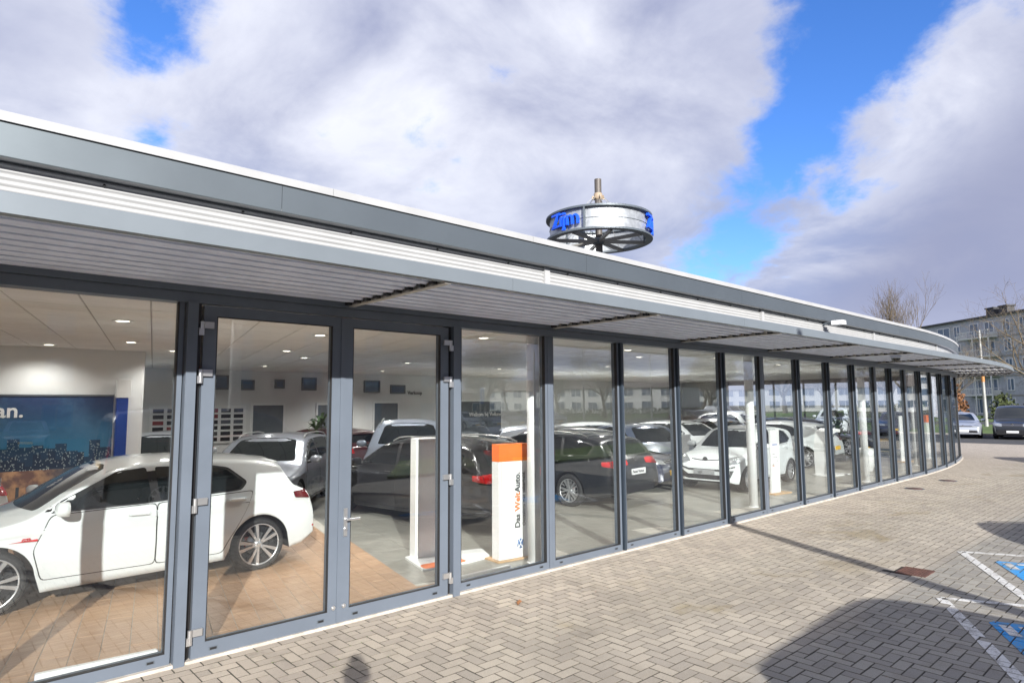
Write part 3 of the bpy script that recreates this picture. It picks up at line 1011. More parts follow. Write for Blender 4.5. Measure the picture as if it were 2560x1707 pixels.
    for xc in (sp['xf'], sp['xr']):
        for sd in (1, -1):
            wy = b.yw(xc, sp['R'] + sp['ra'] * .9) - .125
            i = part('wheel', tyre, (L / 2 - xc, sd * wy, sp['R']), rot=(0, (0.35 if xc == sp['xr'] else .9), 0 if sd > 0 else PI))
            part('rim', rimm, (0, 0, 0), parent=i)
    # exhaust
    mb = MB()
    mb.tube((-L / 2 + .25, .42, .30), (-L / 2 + .01, .42, .30), .035, n=12)
    part('exhaust_pipe', mb.mesh('exhaust_pipe', [M['chrome']]))
    CARPARTS[kind] = out
    return out

def place_car(kind, name, label, x, y, heading, pnt, group=None, skip=(), lamp=None, plates=None, z=0.0, sx=1.0):
    """heading in degrees from +X; every car has its own parts"""
    root = thing(name, label, 'car' if kind not in ('van',) else 'van', (x, y, z), rad(heading), group)
    made = []
    np_ = 0
    for (nm, me, loc, par, takes, rot) in car_parts(kind):
        parent = root if par is None else made[par]
        if nm in skip or parent is None:
            made.append(None)
            continue
        o = new(nm, me, parent, loc, rot)
        if takes and pnt is not P['white']:
            o.material_slots[0].link = 'OBJECT'
            o.material_slots[0].material = pnt
        if nm == 'taillight' and lamp:
            o.material_slots[0].link = 'OBJECT'
            o.material_slots[0].material = lamp
        if nm == 'number_plate':
            if plates and plates[np_]:
                o.material_slots[0].link = 'OBJECT'
                o.material_slots[0].material = plates[np_]
            np_ += 1
        made.append(o)
    if sx != 1.0:
        root.scale = (sx, sx, sx)
    return root, made
# ------------------------------------------------------------------ the plan of the glass front: straight, a slow bend, a round corner
YF = 5.70
R1, R2 = 40.0, 2.0
S0, S1 = 20.0, 28.0
TH1 = (S1 - S0) / R1
C1 = (S0 + R1 * math.sin(TH1), YF + R1 * (1 - math.cos(TH1)))
CC = (C1[0] - R2 * math.sin(TH1), C1[1] + R2 * math.cos(TH1))
S2 = S1 + R2 * (PI / 2 - TH1)
def path_at(s):
    if s <= S0:
        return s, YF, 0.0
    if s <= S1:
        t = (s - S0) / R1
        return S0 + R1 * math.sin(t), YF + R1 * (1 - math.cos(t)), t
    if s <= S2:
        t = TH1 + (s - S1) / R2
        return CC[0] + R2 * math.sin(t), CC[1] - R2 * math.cos(t), t
    return CC[0] + R2, CC[1] + (s - S2), PI / 2
def pt(s, o, z=0.0):
    """o metres in front of the glass"""
    x, y, t = path_at(s)
    return Vector((x + o * math.sin(t), y - o * math.cos(t), z))
def axes_at(s):
    x, y, t = path_at(s)
    return Vector((math.cos(t), math.sin(t), 0)), Vector((-math.sin(t), math.cos(t), 0)), Vector((0, 0, 1))
def srange(a, b):
    """stations from a to b, dense where the plan bends"""
    out = [a]
    s = a
    while s < b - 1e-6:
        st = 4.0 if s < S0 - 1e-6 else (1.0 if s < S1 - 1e-6 else (.12 if s < S2 + .05 else 4.0))
        for c in (S0, S1, S2):
            if s < c - 1e-6 < s + st:
                st = c - s
        s = min(b, s + st)
        out.append(s)
    return out
def sweep(mb, prof, a, b, closed=True, smooth=False, mi=None):
    """profile of (o, z) carried along the front"""
    ss = srange(a, b)
    k = len(prof)
    vs = [pt(s, o, z) for s in ss for o, z in prof]
    fs = []
    n = k if closed else k - 1
    for i in range(len(ss) - 1):
        for j in range(n):
            jj = (j + 1) % k
            fs.append((i * k + j, (i + 1) * k + j, (i + 1) * k + jj, i * k + jj))
    mb.add(vs, fs, smooth, mi)
    if closed:
        mb.add([pt(ss[0], o, z) for o, z in prof], [tuple(range(k))], False, mi)
        mb.add([pt(ss[-1], o, z) for o, z in prof], [tuple(range(k - 1, -1, -1))], False, mi)

show = thing('car_showroom', 'long low glass fronted car showroom with grey canopy and curved end', 'building')

ZH = 2.89          # top of the glass
mb = MB()
sweep(mb, [(.03, ZH), (.03, 2.972), (-.12, 2.972), (-.12, ZH)], -8, S2 + 14)
mb.build('header_beam', [M['frame']], show)
mb = MB()
sweep(mb, [(.055, 2.975), (.055, 3.09), (-.12, 3.09), (-.12, 2.975)], -8, S2 + 14)
mb.build('header_panel', [M['frame']], show)
mb = MB()
sweep(mb, [(.045, -.02), (.045, .022), (-.16, .022), (-.16, -.02)], -8, S2 + 14)
mb.build('sill', [M['concrete']], show)
# cladding above the canopy: a corrugated sheet
mb = MB()
prof = []
N = 64
for i in range(N + 1):
    z = 3.10 + (3.80 - 3.10) * i / N
    prof.append((0.016 * math.sin(2 * PI * (z - 3.10) / .046), z))
sweep(mb, prof, -8, S2 + 14, closed=False, smooth=True)
mb.build('corrugated_cladding', [M['corrug']], show)
for s in (-1.0, 5.76, 11.52, 17.3, 23.0, 27.0):
    ux, uy, uz = axes_at(s)
    mb = MB()
    mb.frame(pt(s, 0), ux, uy, uz, (-.045, -.035, 3.10), (.045, .0, 3.77))
    mb.build('cladding_strip', [M['corrug']], show)
# eave: soffit, fascia panels and white coping
mb = MB()
sweep(mb, [(.13, 3.778), (.13, 3.80), (-.1, 3.80), (-.1, 3.778)], -8, S2 + 14)
mb.build('eave_soffit', [M['corrug']], show)
cuts = [-8, -1.9, 2.25, 6.4, 10.55, 14.7, 18.85, 23.0, 26.5, S2 + .4, S2 + 14]
for a, b in zip(cuts, cuts[1:]):
    mb = MB()
    sweep(mb, [(.12, 3.772), (.135, 3.776), (.135, 4.012), (.10, 4.012), (.10, 3.776)], a + .002, b - .002)
    mb.build('fascia_panel', [M['fascia']], show)
mb = MB()
sweep(mb, [(.085, 4.00), (.085, 4.04), (-.1, 4.04), (-.1, 4.00)], -8, S2 + 14)
mb.build('shadow_joint', [M['black']], show)
cuts = [-8, -2.3, .2, 2.74, 5.4, 8.1, 10.75, 13.4, 16.0, 18.7, 21.3, 24, 26.5, S2 + .4, S2 + 14]
for a, b in zip(cuts, cuts[1:]):
    mb = MB()
    sweep(mb, [(.15, 4.022), (.15, 4.088), (.14, 4.096), (-.35, 4.096), (-.35, 4.022)], a + .002, b - .002)
    mb.build('coping', [M['coping']], show)
# roof deck
mb = MB()
ss = srange(-8, S2 + 14)
top = [pt(s, -.2, 4.03) for s in ss] + [Vector((pt(S2 + 14, -.2).x, 24, 4.03)), Vector((-8, 24, 4.03))]
bot = [Vector((p.x, p.y, 3.30)) for p in top]
n = len(top)
mb.add(top + bot, [tuple(range(n)), tuple(range(2 * n - 1, n - 1, -1))] + [(i, (i + 1) % n, n + (i + 1) % n, n + i) for i in range(n)])
mb.build('roof', [M['roofing']], show)

# canopy of grey slats between brackets
CW = 1.67
br = [-5.6, -2.75, .12, 3.0, 5.85, 8.75, 11.64, 14.5, 17.4, 20.3, 23.1, 25.4, 27.3, S1 + .35, S1 + .95, S1 + 1.55, S1 + 2.2, S2 + .6, S2 + 3.5]
cc = [-8, -3.2, -.1, 3.67, 7.68, 11.7, 15.6, 19.5, 23.4, 26.4, S2 + .2, S2 + 5]
for a, b in zip(cc, cc[1:]):
    mb = MB()
    sweep(mb, [(CW, 3.004), (CW, 3.112), (CW - .012, 3.118), (CW - .10, 3.118), (CW - .10, 3.105), (CW - .02, 3.10), (CW - .02, 3.012), (CW - .06, 3.012), (CW - .06, 3.0)], a + .0015, b - .0015)
    mb.build('canopy_edge', [M['canopy']], show)
NSL = 9
for q in range(len(br) - 1):
    a, b = br[q] + .03, br[q + 1] - .03
    for j in range(NSL):
        o = .10 + (CW - .26) * j / (NSL - 1)
        mb = MB()
        w = .081
        # gently bowed blade, outer edge lower
        prof = [(o - w, 3.058), (o - w * .5, 3.034), (o, 3.020), (o + w * .55, 3.018), (o + w, 3.030),
                (o + w, 3.042), (o + w * .5, 3.036), (o, 3.036), (o - w * .5, 3.052), (o - w, 3.072)]
        sweep(mb, prof, a, b, True, False)
        mb.build('slat', [M['slat']], show)
mb = MB()
sweep(mb, [(.06, 3.088), (.06, 3.094), (CW - .11, 3.094), (CW - .11, 3.088)], -8, 22.9)
mb.build('canopy_gap_darkener', [M['flange']], show)  # dark sheet added above the slats so their gaps read dark
for s in br:
    ux, uy, uz = axes_at(s)
    mb = MB()
    mb.frame(pt(s, 0), ux, uy, uz, (-.03, -CW + .03, 2.988), (.03, -.06, 3.0))
    mb.frame(pt(s, 0), ux, uy, uz, (-.006, -CW + .03, 3.0), (.006, -.06, 3.085))
    b_ = mb.build('bracket', [M['bracket']], show)
    mb = MB()
    for j in range(NSL):
        o = .10 + (CW - .26) * j / (NSL - 1)
        mb.frame(pt(s, o), ux, uy, uz, (-.075, -.03, 2.994), (-.031, .03, 3.045))
    bl = mb.build('slat_clip', [M['black']], b_)
    bl['kind'] = 'stuff'

# ------------------------------------------------------------------ glass bays
def bars(name, segs, parent, mtl=None):
    """segs: (s, o0, o1, ds0, ds1, z0, z1)"""
    mb = MB()
    for s, o0, o1, d0, d1, z0, z1 in segs:
        ux, uy, uz = axes_at(s)
        mb.frame(pt(s, 0), ux, uy, uz, (d0, -o1, z0), (d1, -o0, z1))
    return mb.build(name, [mtl or M['frame']], parent)

def window_bay(a, b, ra=.05, rb=.05, zb=.105):
    """fixed pane with a frame bar on each side and a deep bottom rail"""
    mb = MB()
    ss = srange(a + .012, b - .012)
    for s in (a, b):
        pass
    fr = MB()
    ux, uy, uz = axes_at(a + .02)
    fr.frame(pt(a, 0), *axes_at(a + .01), (.012, -.0, .02), (ra, .10, ZH))
    fr.frame(pt(b, 0), *axes_at(b - .01), (-rb, -.0, .02), (-.012, .10, ZH))
    sweep(fr, [(.0, .022), (.0, zb), (-.10, zb), (-.10, .022)], a + ra, b - rb)
    w = fr.build('window_frame', [M['frame']], show)
    gm = MB()
    sweep(gm, [(-.045, zb - .008), (-.045, ZH + .008), (-.067, ZH + .008), (-.067, zb - .008)], a + ra - .008, b - rb + .008)
    gm.build('pane', [M['pane']], w)
    sm = MB()
    sweep(sm, [(.001, zb), (.001, zb + .006), (-.044, zb + .006), (-.044, zb)], a + ra, b - rb)
    for d, s in ((ra, a), (-rb, b)):
        x0, x1 = (d, d + .006) if d > 0 else (d - .006, d)
        sm.frame(pt(s, 0), *axes_at(s), (x0, -.0, zb), (x1, .044, ZH))
    sm.build('glazing_seal', [M['dark']], w)
    if b - a > .6:
        for s in (a + ra + .10, b - rb - .10):
            hm = MB()
            hm.frame(pt(s, 0), *axes_at(s), (-.028, -.006, .055), (.028, .004, .078))
            hm.frame(pt(s, 0), *axes_at(s), (-.022, -.009, .059), (.022, -.005, .074), mi=1)
            hm.build('drain_cap', [M['flange'], M['black']], w)
    return w

BAYS = [(-4.2, -2.8), (-2.75, -1.35), (-1.3, .12), (.12, 1.56)]
MX = [4.30, 5.80, 7.24, 8.65, 10.05, 11.43, 12.95, 14.42, 15.85, 17.25, 18.35, 19.5, 20.75, 22.0, 23.3, 25.0, 27.5]
window_bay(.155, 1.53, .04, .05)
for a, b in BAYS[:3]:
    window_bay(a, b)
for a, b in zip(MX, MX[1:]):
    window_bay(a + (.045 if a == 4.30 else .022), b - .022, .052, .052)
fl = [27.5, S1 + 1.2, S2 + .1, S2 + 1.5, S2 + 2.9, S2 + 4.3, S2 + 5.7, S2 + 7.1]
for a, b in zip(fl, fl[1:]):
    window_bay(a, b, .025, .025)
# posts between the bays; some stand well proud of the glass as fins
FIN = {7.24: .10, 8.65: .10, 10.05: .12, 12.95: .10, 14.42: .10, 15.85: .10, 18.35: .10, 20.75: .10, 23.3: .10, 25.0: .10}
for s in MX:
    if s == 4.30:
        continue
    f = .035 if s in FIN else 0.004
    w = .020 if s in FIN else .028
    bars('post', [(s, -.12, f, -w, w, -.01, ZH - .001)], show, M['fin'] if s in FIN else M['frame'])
for s in (-4.2, -2.775, -1.325):
    bars('post', [(s, -.12, .004, -.028, .028, -.01, ZH)], show)
bars('post', [(.125, -.12, .05, -.06, .03, -.01, ZH)], show)
bars('post', [(1.575, -.12, .06, -.045, .035, -.012, ZH)], show)
bars('post', [(4.285, -.12, .06, -.035, .055, -.012, ZH)], show)
bars('door_jamb', [(1.655, -.11, -.006, -.045, -.004, .0, ZH)], show, M['black'])
bars('door_jamb', [(4.215, -.11, -.006, .004, .035, .0, ZH)], show, M['black'])
# double doors
def door_leaf(a, b, hinge_left):
    fr = MB()
    st = .105
    zt, zbt = 2.79, .135
    z0, z1 = .022, 2.876
    for s, d0, d1 in ((a, 0, st), (b, -st, 0)):
        fr.frame(pt(s, 0), *axes_at(s), (d0, -.02, z0), (d1, .07, z1))
    fr.frame(pt(a, 0), *axes_at(a), (st, -.02, z0), (b - a - st, .07, zbt))
    fr.frame(pt(a, 0), *axes_at(a), (st, -.02, zt), (b - a - st, .07, z1))
    d = fr.build('door', [M['frame']], show)
    gm = MB()
    gm.frame(pt(a, 0), *axes_at(a), (st - .01, .015, zbt - .01), (b - a - st + .01, .037, zt + .01))
    gm.build('pane', [M['pane']], d)
    sm = MB()
    sm.frame(pt(a, 0), *axes_at(a), (st, -.018, zbt), (b - a - st, .012, zbt + .008))
    sm.frame(pt(a, 0), *axes_at(a), (st, -.018, zt - .008), (b - a - st, .012, zt))
    sm.frame(pt(a, 0), *axes_at(a), (st, -.018, zbt + .008), (st + .008, .012, zt - .008))
    sm.frame(pt(a, 0), *axes_at(a), (b - a - st - .008, -.018, zbt + .008), (b - a - st, .012, zt - .008))
    sm.build('glazing_seal', [M['dark']], d)
    for z in (.20, 1.23, 2.28, 2.68):
        hm = MB()
        sg = 1 if hinge_left else -1
        s = a if hinge_left else b
        o = pt(s, 0)
        hm.frame(o, *axes_at(s), (min(0, sg * .075), -.050, z), (max(0, sg * .075), -.021, z + .055))
        hm.tube(o + Vector((-sg * .018, -.040, z - .055)), o + Vector((-sg * .018, -.040, z + .055)), .018, n=10)
        hm.frame(o, *axes_at(s), (min(-sg * .045, -sg * .005), -.056, z - .06), (max(-sg * .045, -sg * .005), -.028, z))
        hm.build('hinge', [M['steel']], d)
    for s in (a + .17, b - .17):
        cm = MB()
        cm.frame(pt(s, 0), *axes_at(s), (-.032, -.026, .060), (.032, -.018, .085), mi=0)
        cm.frame(pt(s, 0), *axes_at(s), (-.025, -.030, .064), (.025, -.026, .081), mi=1)
        cm.build('drain_cap', [M['flange'], M['black']], d)
    lm = MB()
    s = b - .05 if hinge_left else a + .05
    o = pt(s, .02, .165)
    lm.tube(o, o + Vector((0, -.012, 0)), .020, n=12)
    lm.tube(o + Vector((0, -.012, 0)), o + Vector((0, -.02, 0)), .009, n=8)
    lm.build('lock', [M['steel']], d)
    return d
dl = door_leaf(1.665, 2.937, True)
dr = door_leaf(2.943, 4.205, False)
mb = MB()
o = pt(2.995, .02, .96)
mb.frame(pt(2.995, 0), *axes_at(3), (-.018, -.032, .80), (.018, -.018, 1.06))
mb.tube(o + Vector((0, -.012, 0)), o + Vector((0, -.06, 0)), .012, n=10)
mb.tube(o + Vector((-.008, -.06, 0)), o + Vector((.12, -.062, 0)), .012, n=10)
mb.tube(o + Vector((0, -.012, -.09)), o + Vector((0, -.028, -.09)), .014, n=10)
mb.build('handle', [M['steel']], dr)
bars('astragal', [(2.94, .021, .030, -.022, .022, .03, 2.87)], dr)

# ------------------------------------------------------------------ the inside: floor, ceiling, walls
ZC = 3.06
fl_ = MB()
ss = srange(-8, S2 + 8)
edge = [pt(s, -.16) for s in ss]
def slab(z0, z1, name, mtl):
    mb = MB()
    top = [Vector((p.x, p.y, z1)) for p in edge] + [Vector((edge[-1].x, 20, z1)), Vector((-8, 20, z1))]
    bot = [Vector((p.x, p.y, z0)) for p in top]
    n = len(top)
    mb.add(top + bot, [tuple(range(n)), tuple(range(2 * n - 1, n - 1, -1))] + [(i, (i + 1) % n, n + (i + 1) % n, n + i) for i in range(n)])
    return struct(mb.build(name, [mtl]))
M['grout'] = mat('floor_grout', (0.40, 0.38, 0.34), 0.8, var=0.1)
M['tilegrey'] = mat('grey_floor_tile', (0.255, 0.25, 0.225), 0.30, var=0.09, vscale=5, objvar=0.05)
def wood_mat():
    mt = bpy.data.materials.new('wood_look_tile')
    mt.use_nodes = True
    k = NG(mt.node_tree)
    out = k.n('ShaderNodeOutputMaterial')
    b = k.n('ShaderNodeBsdfPrincipled')
    k.link(b.outputs[0], out.inputs[0])
    geo = k.n('ShaderNodeNewGeometry')
    oi = k.n('ShaderNodeObjectInfo')
    mp = k.n('ShaderNodeMapping')
    mp.inputs['Rotation'].default_value = (0, 0, rad(-77))
    mp.inputs['Scale'].default_value = (1.6, 22, 1)
    k.link(geo.outputs['Position'], mp.inputs['Vector'])
    cb = k.n('ShaderNodeCombineXYZ')
    r = k.math('FRACT', k.math('ADD', oi.outputs['Random'], geo.outputs['Random Per Island']))
    k.link(k.math('MULTIPLY', r, 40), cb.inputs[2])
    v = k.vmath('ADD', mp.outputs[0], cb.outputs[0])
    nn = k.noise(v, 1.0, 6, 0.62, 0.4)
    c = k.mix(k.smooth(nn, .3, .7), (0.34, 0.205, 0.122), (0.45, 0.290, 0.180))
    f = k.math('ADD', k.math('MULTIPLY', k.math('SUBTRACT', r, .5), .16), 1.0)
    q = k.n('ShaderNodeCombineXYZ')
    for i in range(3):
        k.link(f, q.inputs[i])
    c = k.mix(1.0, c, q.outputs[0], 'MULTIPLY')
    k.link(c, b.inputs['Base Color'])
    b.inputs['Roughness'].default_value = .38
    return mt
M['woodtile'] = wood_mat()
floor = slab(-.06, .006, 'showroom_floor', M['grout'])
ceiling = slab(ZC + .012, ZC + .16, 'showroom_ceiling', M['grid'])

def in_room(x, y, mrg=.2):
    if y > 19.9 or x < -7.9:
        return False
    if x <= S0:
        return y > YF + .16
    for s in range(0, 1):
        pass
    # right of the straight: inside the bend
    if x > CC[0] + R2 - mrg:
        return False
    yy = YF + R1 - math.sqrt(max(0, R1 * R1 - (x - S0)**2)) + .2
    if x > C1[0]:
        yy = CC[1]
    return y > yy

BA = rad(77)
VB = Vector((math.cos(BA), math.sin(BA), 0))
UB = Vector((math.sin(BA), -math.cos(BA), 0))
def wood_limit(x, y):
    """the wood floor lies left of this line"""
    return x < 4.25 + (y - 5.8) * .155
def cells(o, u, v, du, dv, i0, i1, j0, j1, stag=0.0):
    for i in range(i0, i1):
        for j in range(j0, j1):
            off = (stag * (i % 3)) * dv if stag else 0
            yield i, j, o + u * (i * du) + v * (j * dv + off)
def tile_mesh(name, u, v, du, dv, gap, h, mtl, down=False):
    mb = MB()
    a = [u * gap + v * gap, u * (du - gap) + v * gap, u * (du - gap) + v * (dv - gap), u * gap + v * (dv - gap)]
    z0, z1 = (0, -h) if down else (0, h)
    r = .0025
    c = (u * du + v * dv) * .5
    vs = [p + Vector((0, 0, z0)) for p in a] + [p + Vector((0, 0, z1 * .7)) for p in a] + [p + (c - p).normalized() * r + Vector((0, 0, z1)) for p in a]
    mb.add(vs, [(0, 1, 5, 4), (1, 2, 6, 5), (2, 3, 7, 6), (3, 0, 4, 7), (4, 5, 9, 8), (5, 6, 10, 9), (6, 7, 11, 10), (7, 4, 8, 11), (8, 9, 10, 11)])
    me = mb.mesh(name, [mtl], fix=False)
    bm = bmesh.new()
    bm.from_mesh(me)
    bmesh.ops.recalc_face_normals(bm, faces=bm.faces)
    t = max(bm.faces, key=lambda f: f.calc_area())
    if (t.normal.z < 0) != down:
        bmesh.ops.reverse_faces(bm, faces=bm.faces)
    bm.to_mesh(me)
    bm.free()
    return me

def lay(parent, name, me, spots, limit, rest_name, mtl, zbase):
    """the nearest pieces as parts, the rest joined"""
    def key(p):
        q = project(p.x, p.y, p.z)
        infr = q is not None and -120 < q[0] < 2680 and -120 < q[1] < 1830
        return (0 if infr else 1, (p - Vector((0, 0, CAMZ))).length)
    spots = sorted(spots, key=key)
    for p in spots[:limit]:
        new(name, me, parent, p)
    rest = spots[limit:]
    if rest:
        mb = MB()
        base = [tuple(v.co) for v in me.vertices]
        pf = [tuple(f.vertices) for f in me.polygons]
        for p in rest:
            mb.add([(x + p.x, y + p.y, z + p.z) for x, y, z in base], pf)
        o = mb.build(rest_name, [mtl], parent, fix=False)
        o['kind'] = 'stuff'

def cut_cells(name, o, du, dv, rng_, gap, mtl, wood):
    # pieces cut to length where they meet the glass front
    i0, i1, j0, j1 = rng_[:4]
    for i, j, p in cells(o, UB, VB, du, dv, i0, i1, j0, j1, rng_[4] if len(rng_) > 4 else 0):
        q = [p + UB * gap + VB * gap, p + UB * (du - gap) + VB * gap, p + UB * (du - gap) + VB * (dv - gap), p + UB * gap + VB * (dv - gap)]
        if min(v.y for v in q) > YF + .02 + gap or max(v.y for v in q) < YF + .10 or max(v.x for v in q) > S0 or min(v.x for v in q) < -3:
            continue
        if wood_limit(p.x + .1, max(p.y, YF)) != wood:
            continue
        out = []
        for a in range(4):
            s_, e_ = q[a - 1], q[a]
            if (s_.y > YF + .02) != (e_.y > YF + .02):
                t = (YF + .02 - s_.y) / (e_.y - s_.y)
                out.append(s_.lerp(e_, t))
            if e_.y > YF + .02:
                out.append(e_)
        if len(out) < 3:
            continue
        mb = MB()
        mb.prism([(v.x - p.x, v.y - p.y) for v in out], lambda u, v, t: (u, v, t), 0, .005)
        new(name, mb.mesh(name, [mtl]), floor, p)
wl, ww = 1.20, .212
me = tile_mesh('floor_plank', UB, VB, ww, wl, .0035, .005, M['woodtile'])
sp_ = []
for i, j, p in cells(Vector((1.93, 8.74, .006)), UB, VB, ww, wl, -46, 30, -10, 9, .37):
    c = p + UB * ww * .5 + VB * wl * .5
    e = p + VB * wl
    low_y = min(p.y, (p + UB * ww).y)
    if in_room(c.x, c.y, .2) and low_y > YF + .02 and wood_limit(c.x, c.y) and c.y < 13.4:
        sp_.append(p)
lay(floor, 'floor_plank', me, sp_, 250, 'floor_planks_beyond', M['woodtile'], .006)
cut_cells('floor_plank', Vector((1.93, 8.74, .006)), ww, wl, (-46, 30, -10, 9, .37), .0035, M['woodtile'], True)
me = tile_mesh('floor_tile', UB, VB, .60, .60, .0025, .005, M['tilegrey'])
sp_ = []
for i, j, p in cells(Vector((4.6, 5.6, .0058)), UB, VB, .6, .6, -8, 52, -16, 30):
    c = p + UB * .3 + VB * .3
    lowest = min((p + UB * a_ + VB * b_).y for a_ in (0, .6) for b_ in (0, .6))
    far_ok = in_room(c.x + .4, c.y - .4) and in_room(c.x, c.y)
    if far_ok and lowest > YF + .02 and (not wood_limit(c.x, c.y) or c.y > 13.4):
        sp_.append(p)
lay(floor, 'floor_tile', me, sp_, 250, 'floor_tiles_beyond', M['tilegrey'], .006)
cut_cells('floor_tile', Vector((4.6, 5.6, .0058)), .60, .60, (-8, 52, -16, 30), .0025, M['tilegrey'], False)
# ceiling boards
CV = VB.copy()
CU = Vector((1, .06, 0)).normalized()
me = tile_mesh('ceiling_tile', CU, CV, .61, .61, .009, .010, M['ceil'], down=True)
sp_ = []
for i, j, p in cells(Vector((.82, 6.42, ZC + .0115)), CU, CV, .61, .61, -22, 48, 0, 24):
    c = p + (CU + CV) * .305
    if in_room(c.x + .4, c.y - .6) and in_room(c.x, c.y):
        sp_.append(p)
lay(ceiling, 'ceiling_tile', me, sp_, 290, 'ceiling_tiles_beyond', M['ceil'], ZC)
# flat plaster margin along the glass
mb = MB()
sweep(mb, [(-.12, ZC - .004), (-.12, ZC + .01), (-.95, ZC + .01), (-.95, ZC - .004)], -8, S1)
mb.build('ceiling_margin', [M['ceil']], ceiling)

# walls inside
wall = MB()
wall.box((2.95, 19.0, .006), (S2 + 1, 19.25, ZC))
back = struct(wall.build('back_wall', [M['wall']]))
wall = MB()
wall.box((-8, 13.5, .006), (2.95, 13.75, ZC))
muralwall = struct(wall.build('left_wall', [M['wall']]))
wall = MB()
wall.box((2.70, 13.752, .006), (2.95, 19.0, ZC))
struct(wall.build('return_wall', [M['wall']]))
wall = MB()
wall.box((-8.2, 5.82, .006), (-8, 13.75, ZC))
struct(wall.build('end_wall', [M['wall']]))
wall = MB()
wall.box((edge[-1].x - .1, edge[-1].y, .006), (edge[-1].x + .1, 19.25, ZC))
struct(wall.build('side_wall', [M['wall']]))
# high inside windows, dark doorways and a dark lower panel on the back wall
for x0, x1, z0, z1 in ((5.84, 6.29, 2.5, 2.91), (6.64, 7.02, 2.49, 2.79), (7.62, 7.92, 2.55, 2.82), (8.46, 8.94, 2.5, 2.9), (9.5, 9.9, 2.5, 2.8), (10.6, 11.2, 2.45, 2.85), (11.6, 12.2, 2.42, 2.72), (13.5, 14.1, 2.4, 2.8)):
    mb = MB()
    mb.box((x0, 18.96, z0), (x0 + .05, 19.01, z1))
    mb.box((x1 - .05, 18.96, z0), (x1, 19.01, z1))
    mb.box((x0 + .05, 18.96, z0), (x1 - .05, 19.01, z0 + .05))
    mb.box((x0 + .05, 18.96, z1 - .05), (x1 - .05, 19.01, z1))
    w = mb.build('window', [M['flange']], back)
    mb = MB()
    mb.box((x0 + .05, 18.985, z0 + .05), (x1 - .05, 18.998, z1 - .05))
    mb.build('pane', [M['winfar']], w)
for x0, x1, z1 in ((7.0, 7.9, 2.05), (9.0, 9.9, 2.05), (11.0, 11.9, 2.1), (14.6, 16.6, 2.15)):
    mb = MB()
    mb.box((x0, 18.975, .01), (x1, 18.999, z1))
    d = mb.build('doorway', [M['flange']], back)
    mb = MB()
    mb.box((x0 - .06, 18.96, .01), (x0, 18.999, z1 + .06))
    mb.box((x1, 18.96, .01), (x1 + .06, 18.999, z1 + .06))
    mb.box((x0, 18.96, z1), (x1, 18.999, z1 + .06))
    mb.build('door_frame', [M['whiteplas']], d)
text_obj('lettering', 'Verkoop', .17, (12.30, 18.985, 2.40), (1, 0, 0), (0, 0, 1), M['darkprint'], back, .004, .004)
text_obj('lettering', 'Welkom bij Volkswagen', .20, (15.0, 18.965, 1.60), (1, 0, 0), (0, 0, 1), M['whiteprint'], back, .004, .003)
# ------------------------------------------------------------------ white columns behind the glass
for x, y, lab in ((5.90, 6.10, 'slim white round column beside the orange topped sign'), (12.07, 6.30, 'slim white round column in front of the small white car'),
                  (17.87, 6.25, 'slim white round column right of the white display arch'), (23.7, 6.75, 'slim white round column near the curved glass end')):
    t = thing('column', lab, 'column', (x, y, .006), 0, 'white columns behind the glass')
    mb = MB()
    mb.lathe([(0, 0), (.085, 0), (.085, 3.05), (0, 3.05)], 28, 'z', smooth=True)
    me = mb.mesh('shaft', [M['whiteplas']])
    new('shaft', me, t)
    mb = MB()
    mb.lathe([(.085, 0), (.098, 0), (.098, .012), (.085, .014)], 28, 'z')
    mb.build('floor_ring', [M['whiteplas']], t)

# ------------------------------------------------------------------ cars in the showroom
def plate_text(root, kind, txt, size, rear, z, mtl=None):
    b = Body(SPEC[kind])
    x = b.xend(0, z, rear)
    L = b.L
    if rear:
        o, ux = (L / 2 - x - .0215, .245, z - .025), (0, -1, 0)
    else:
        o, ux = (L / 2 - x + .0215, -.235, z - .03), (0, 1, 0)
    return text_obj('lettering', txt, size, o, ux, (0, 0, 1), mtl or M['darkprint'], root, .001, .002)

gti, gm = place_car('hatch', 'hatchback', 'white five door hatchback with black twin spoke wheels behind the left glass', 1.75, 9.02, 181.5, P['white'], lamp=M['darkred'], skip=('sill_trim',))
# red callipers, side badge and red marker for this car only
for xw, sd in ((.88, 1), (3.51, 1)):
    mb = MB()
    mb.bbox((4.27 / 2 - xw + .085, sd * .775 - .02, .30), (4.27 / 2 - xw + .16, sd * .775 + .028, .42), .01)
    mb.build('brake_caliper', [M['redpaint']], gti)
b_ = Body(SPEC['hatch'])
mb = MB()
y0 = b_.yside(1.10, .70)
mb.prism([(4.27 / 2 - 1.02, .70), (4.27 / 2 - 1.25, .715), (4.27 / 2 - 1.25, .695)], lambda u, v, t: (u, t, v), y0 - .01, y0 + .010)
mb.build('side_badge', [M['redpaint']], gti)
text_obj('lettering', 'GTI', .045, (4.27 / 2 - 1.12, y0 + .008, .70), (-1, 0, 0), (0, 0, 1), M['redpaint'], gti, .002, .002)
me = b_.patch([(.50, .40), (.80, .44), (.80, .465), (.50, .43)], 'rear', .012, .05, .005, [M['redlamp']], 'reflector', depth=.02)
new('rear_reflector', me, gti)
me = b_.patch([(-.80, .44), (-.50, .40), (-.50, .43), (-.80, .465)], 'rear', .012, .05, .005, [M['redlamp']], 'reflector', depth=.02)
new('rear_reflector', me, gti)

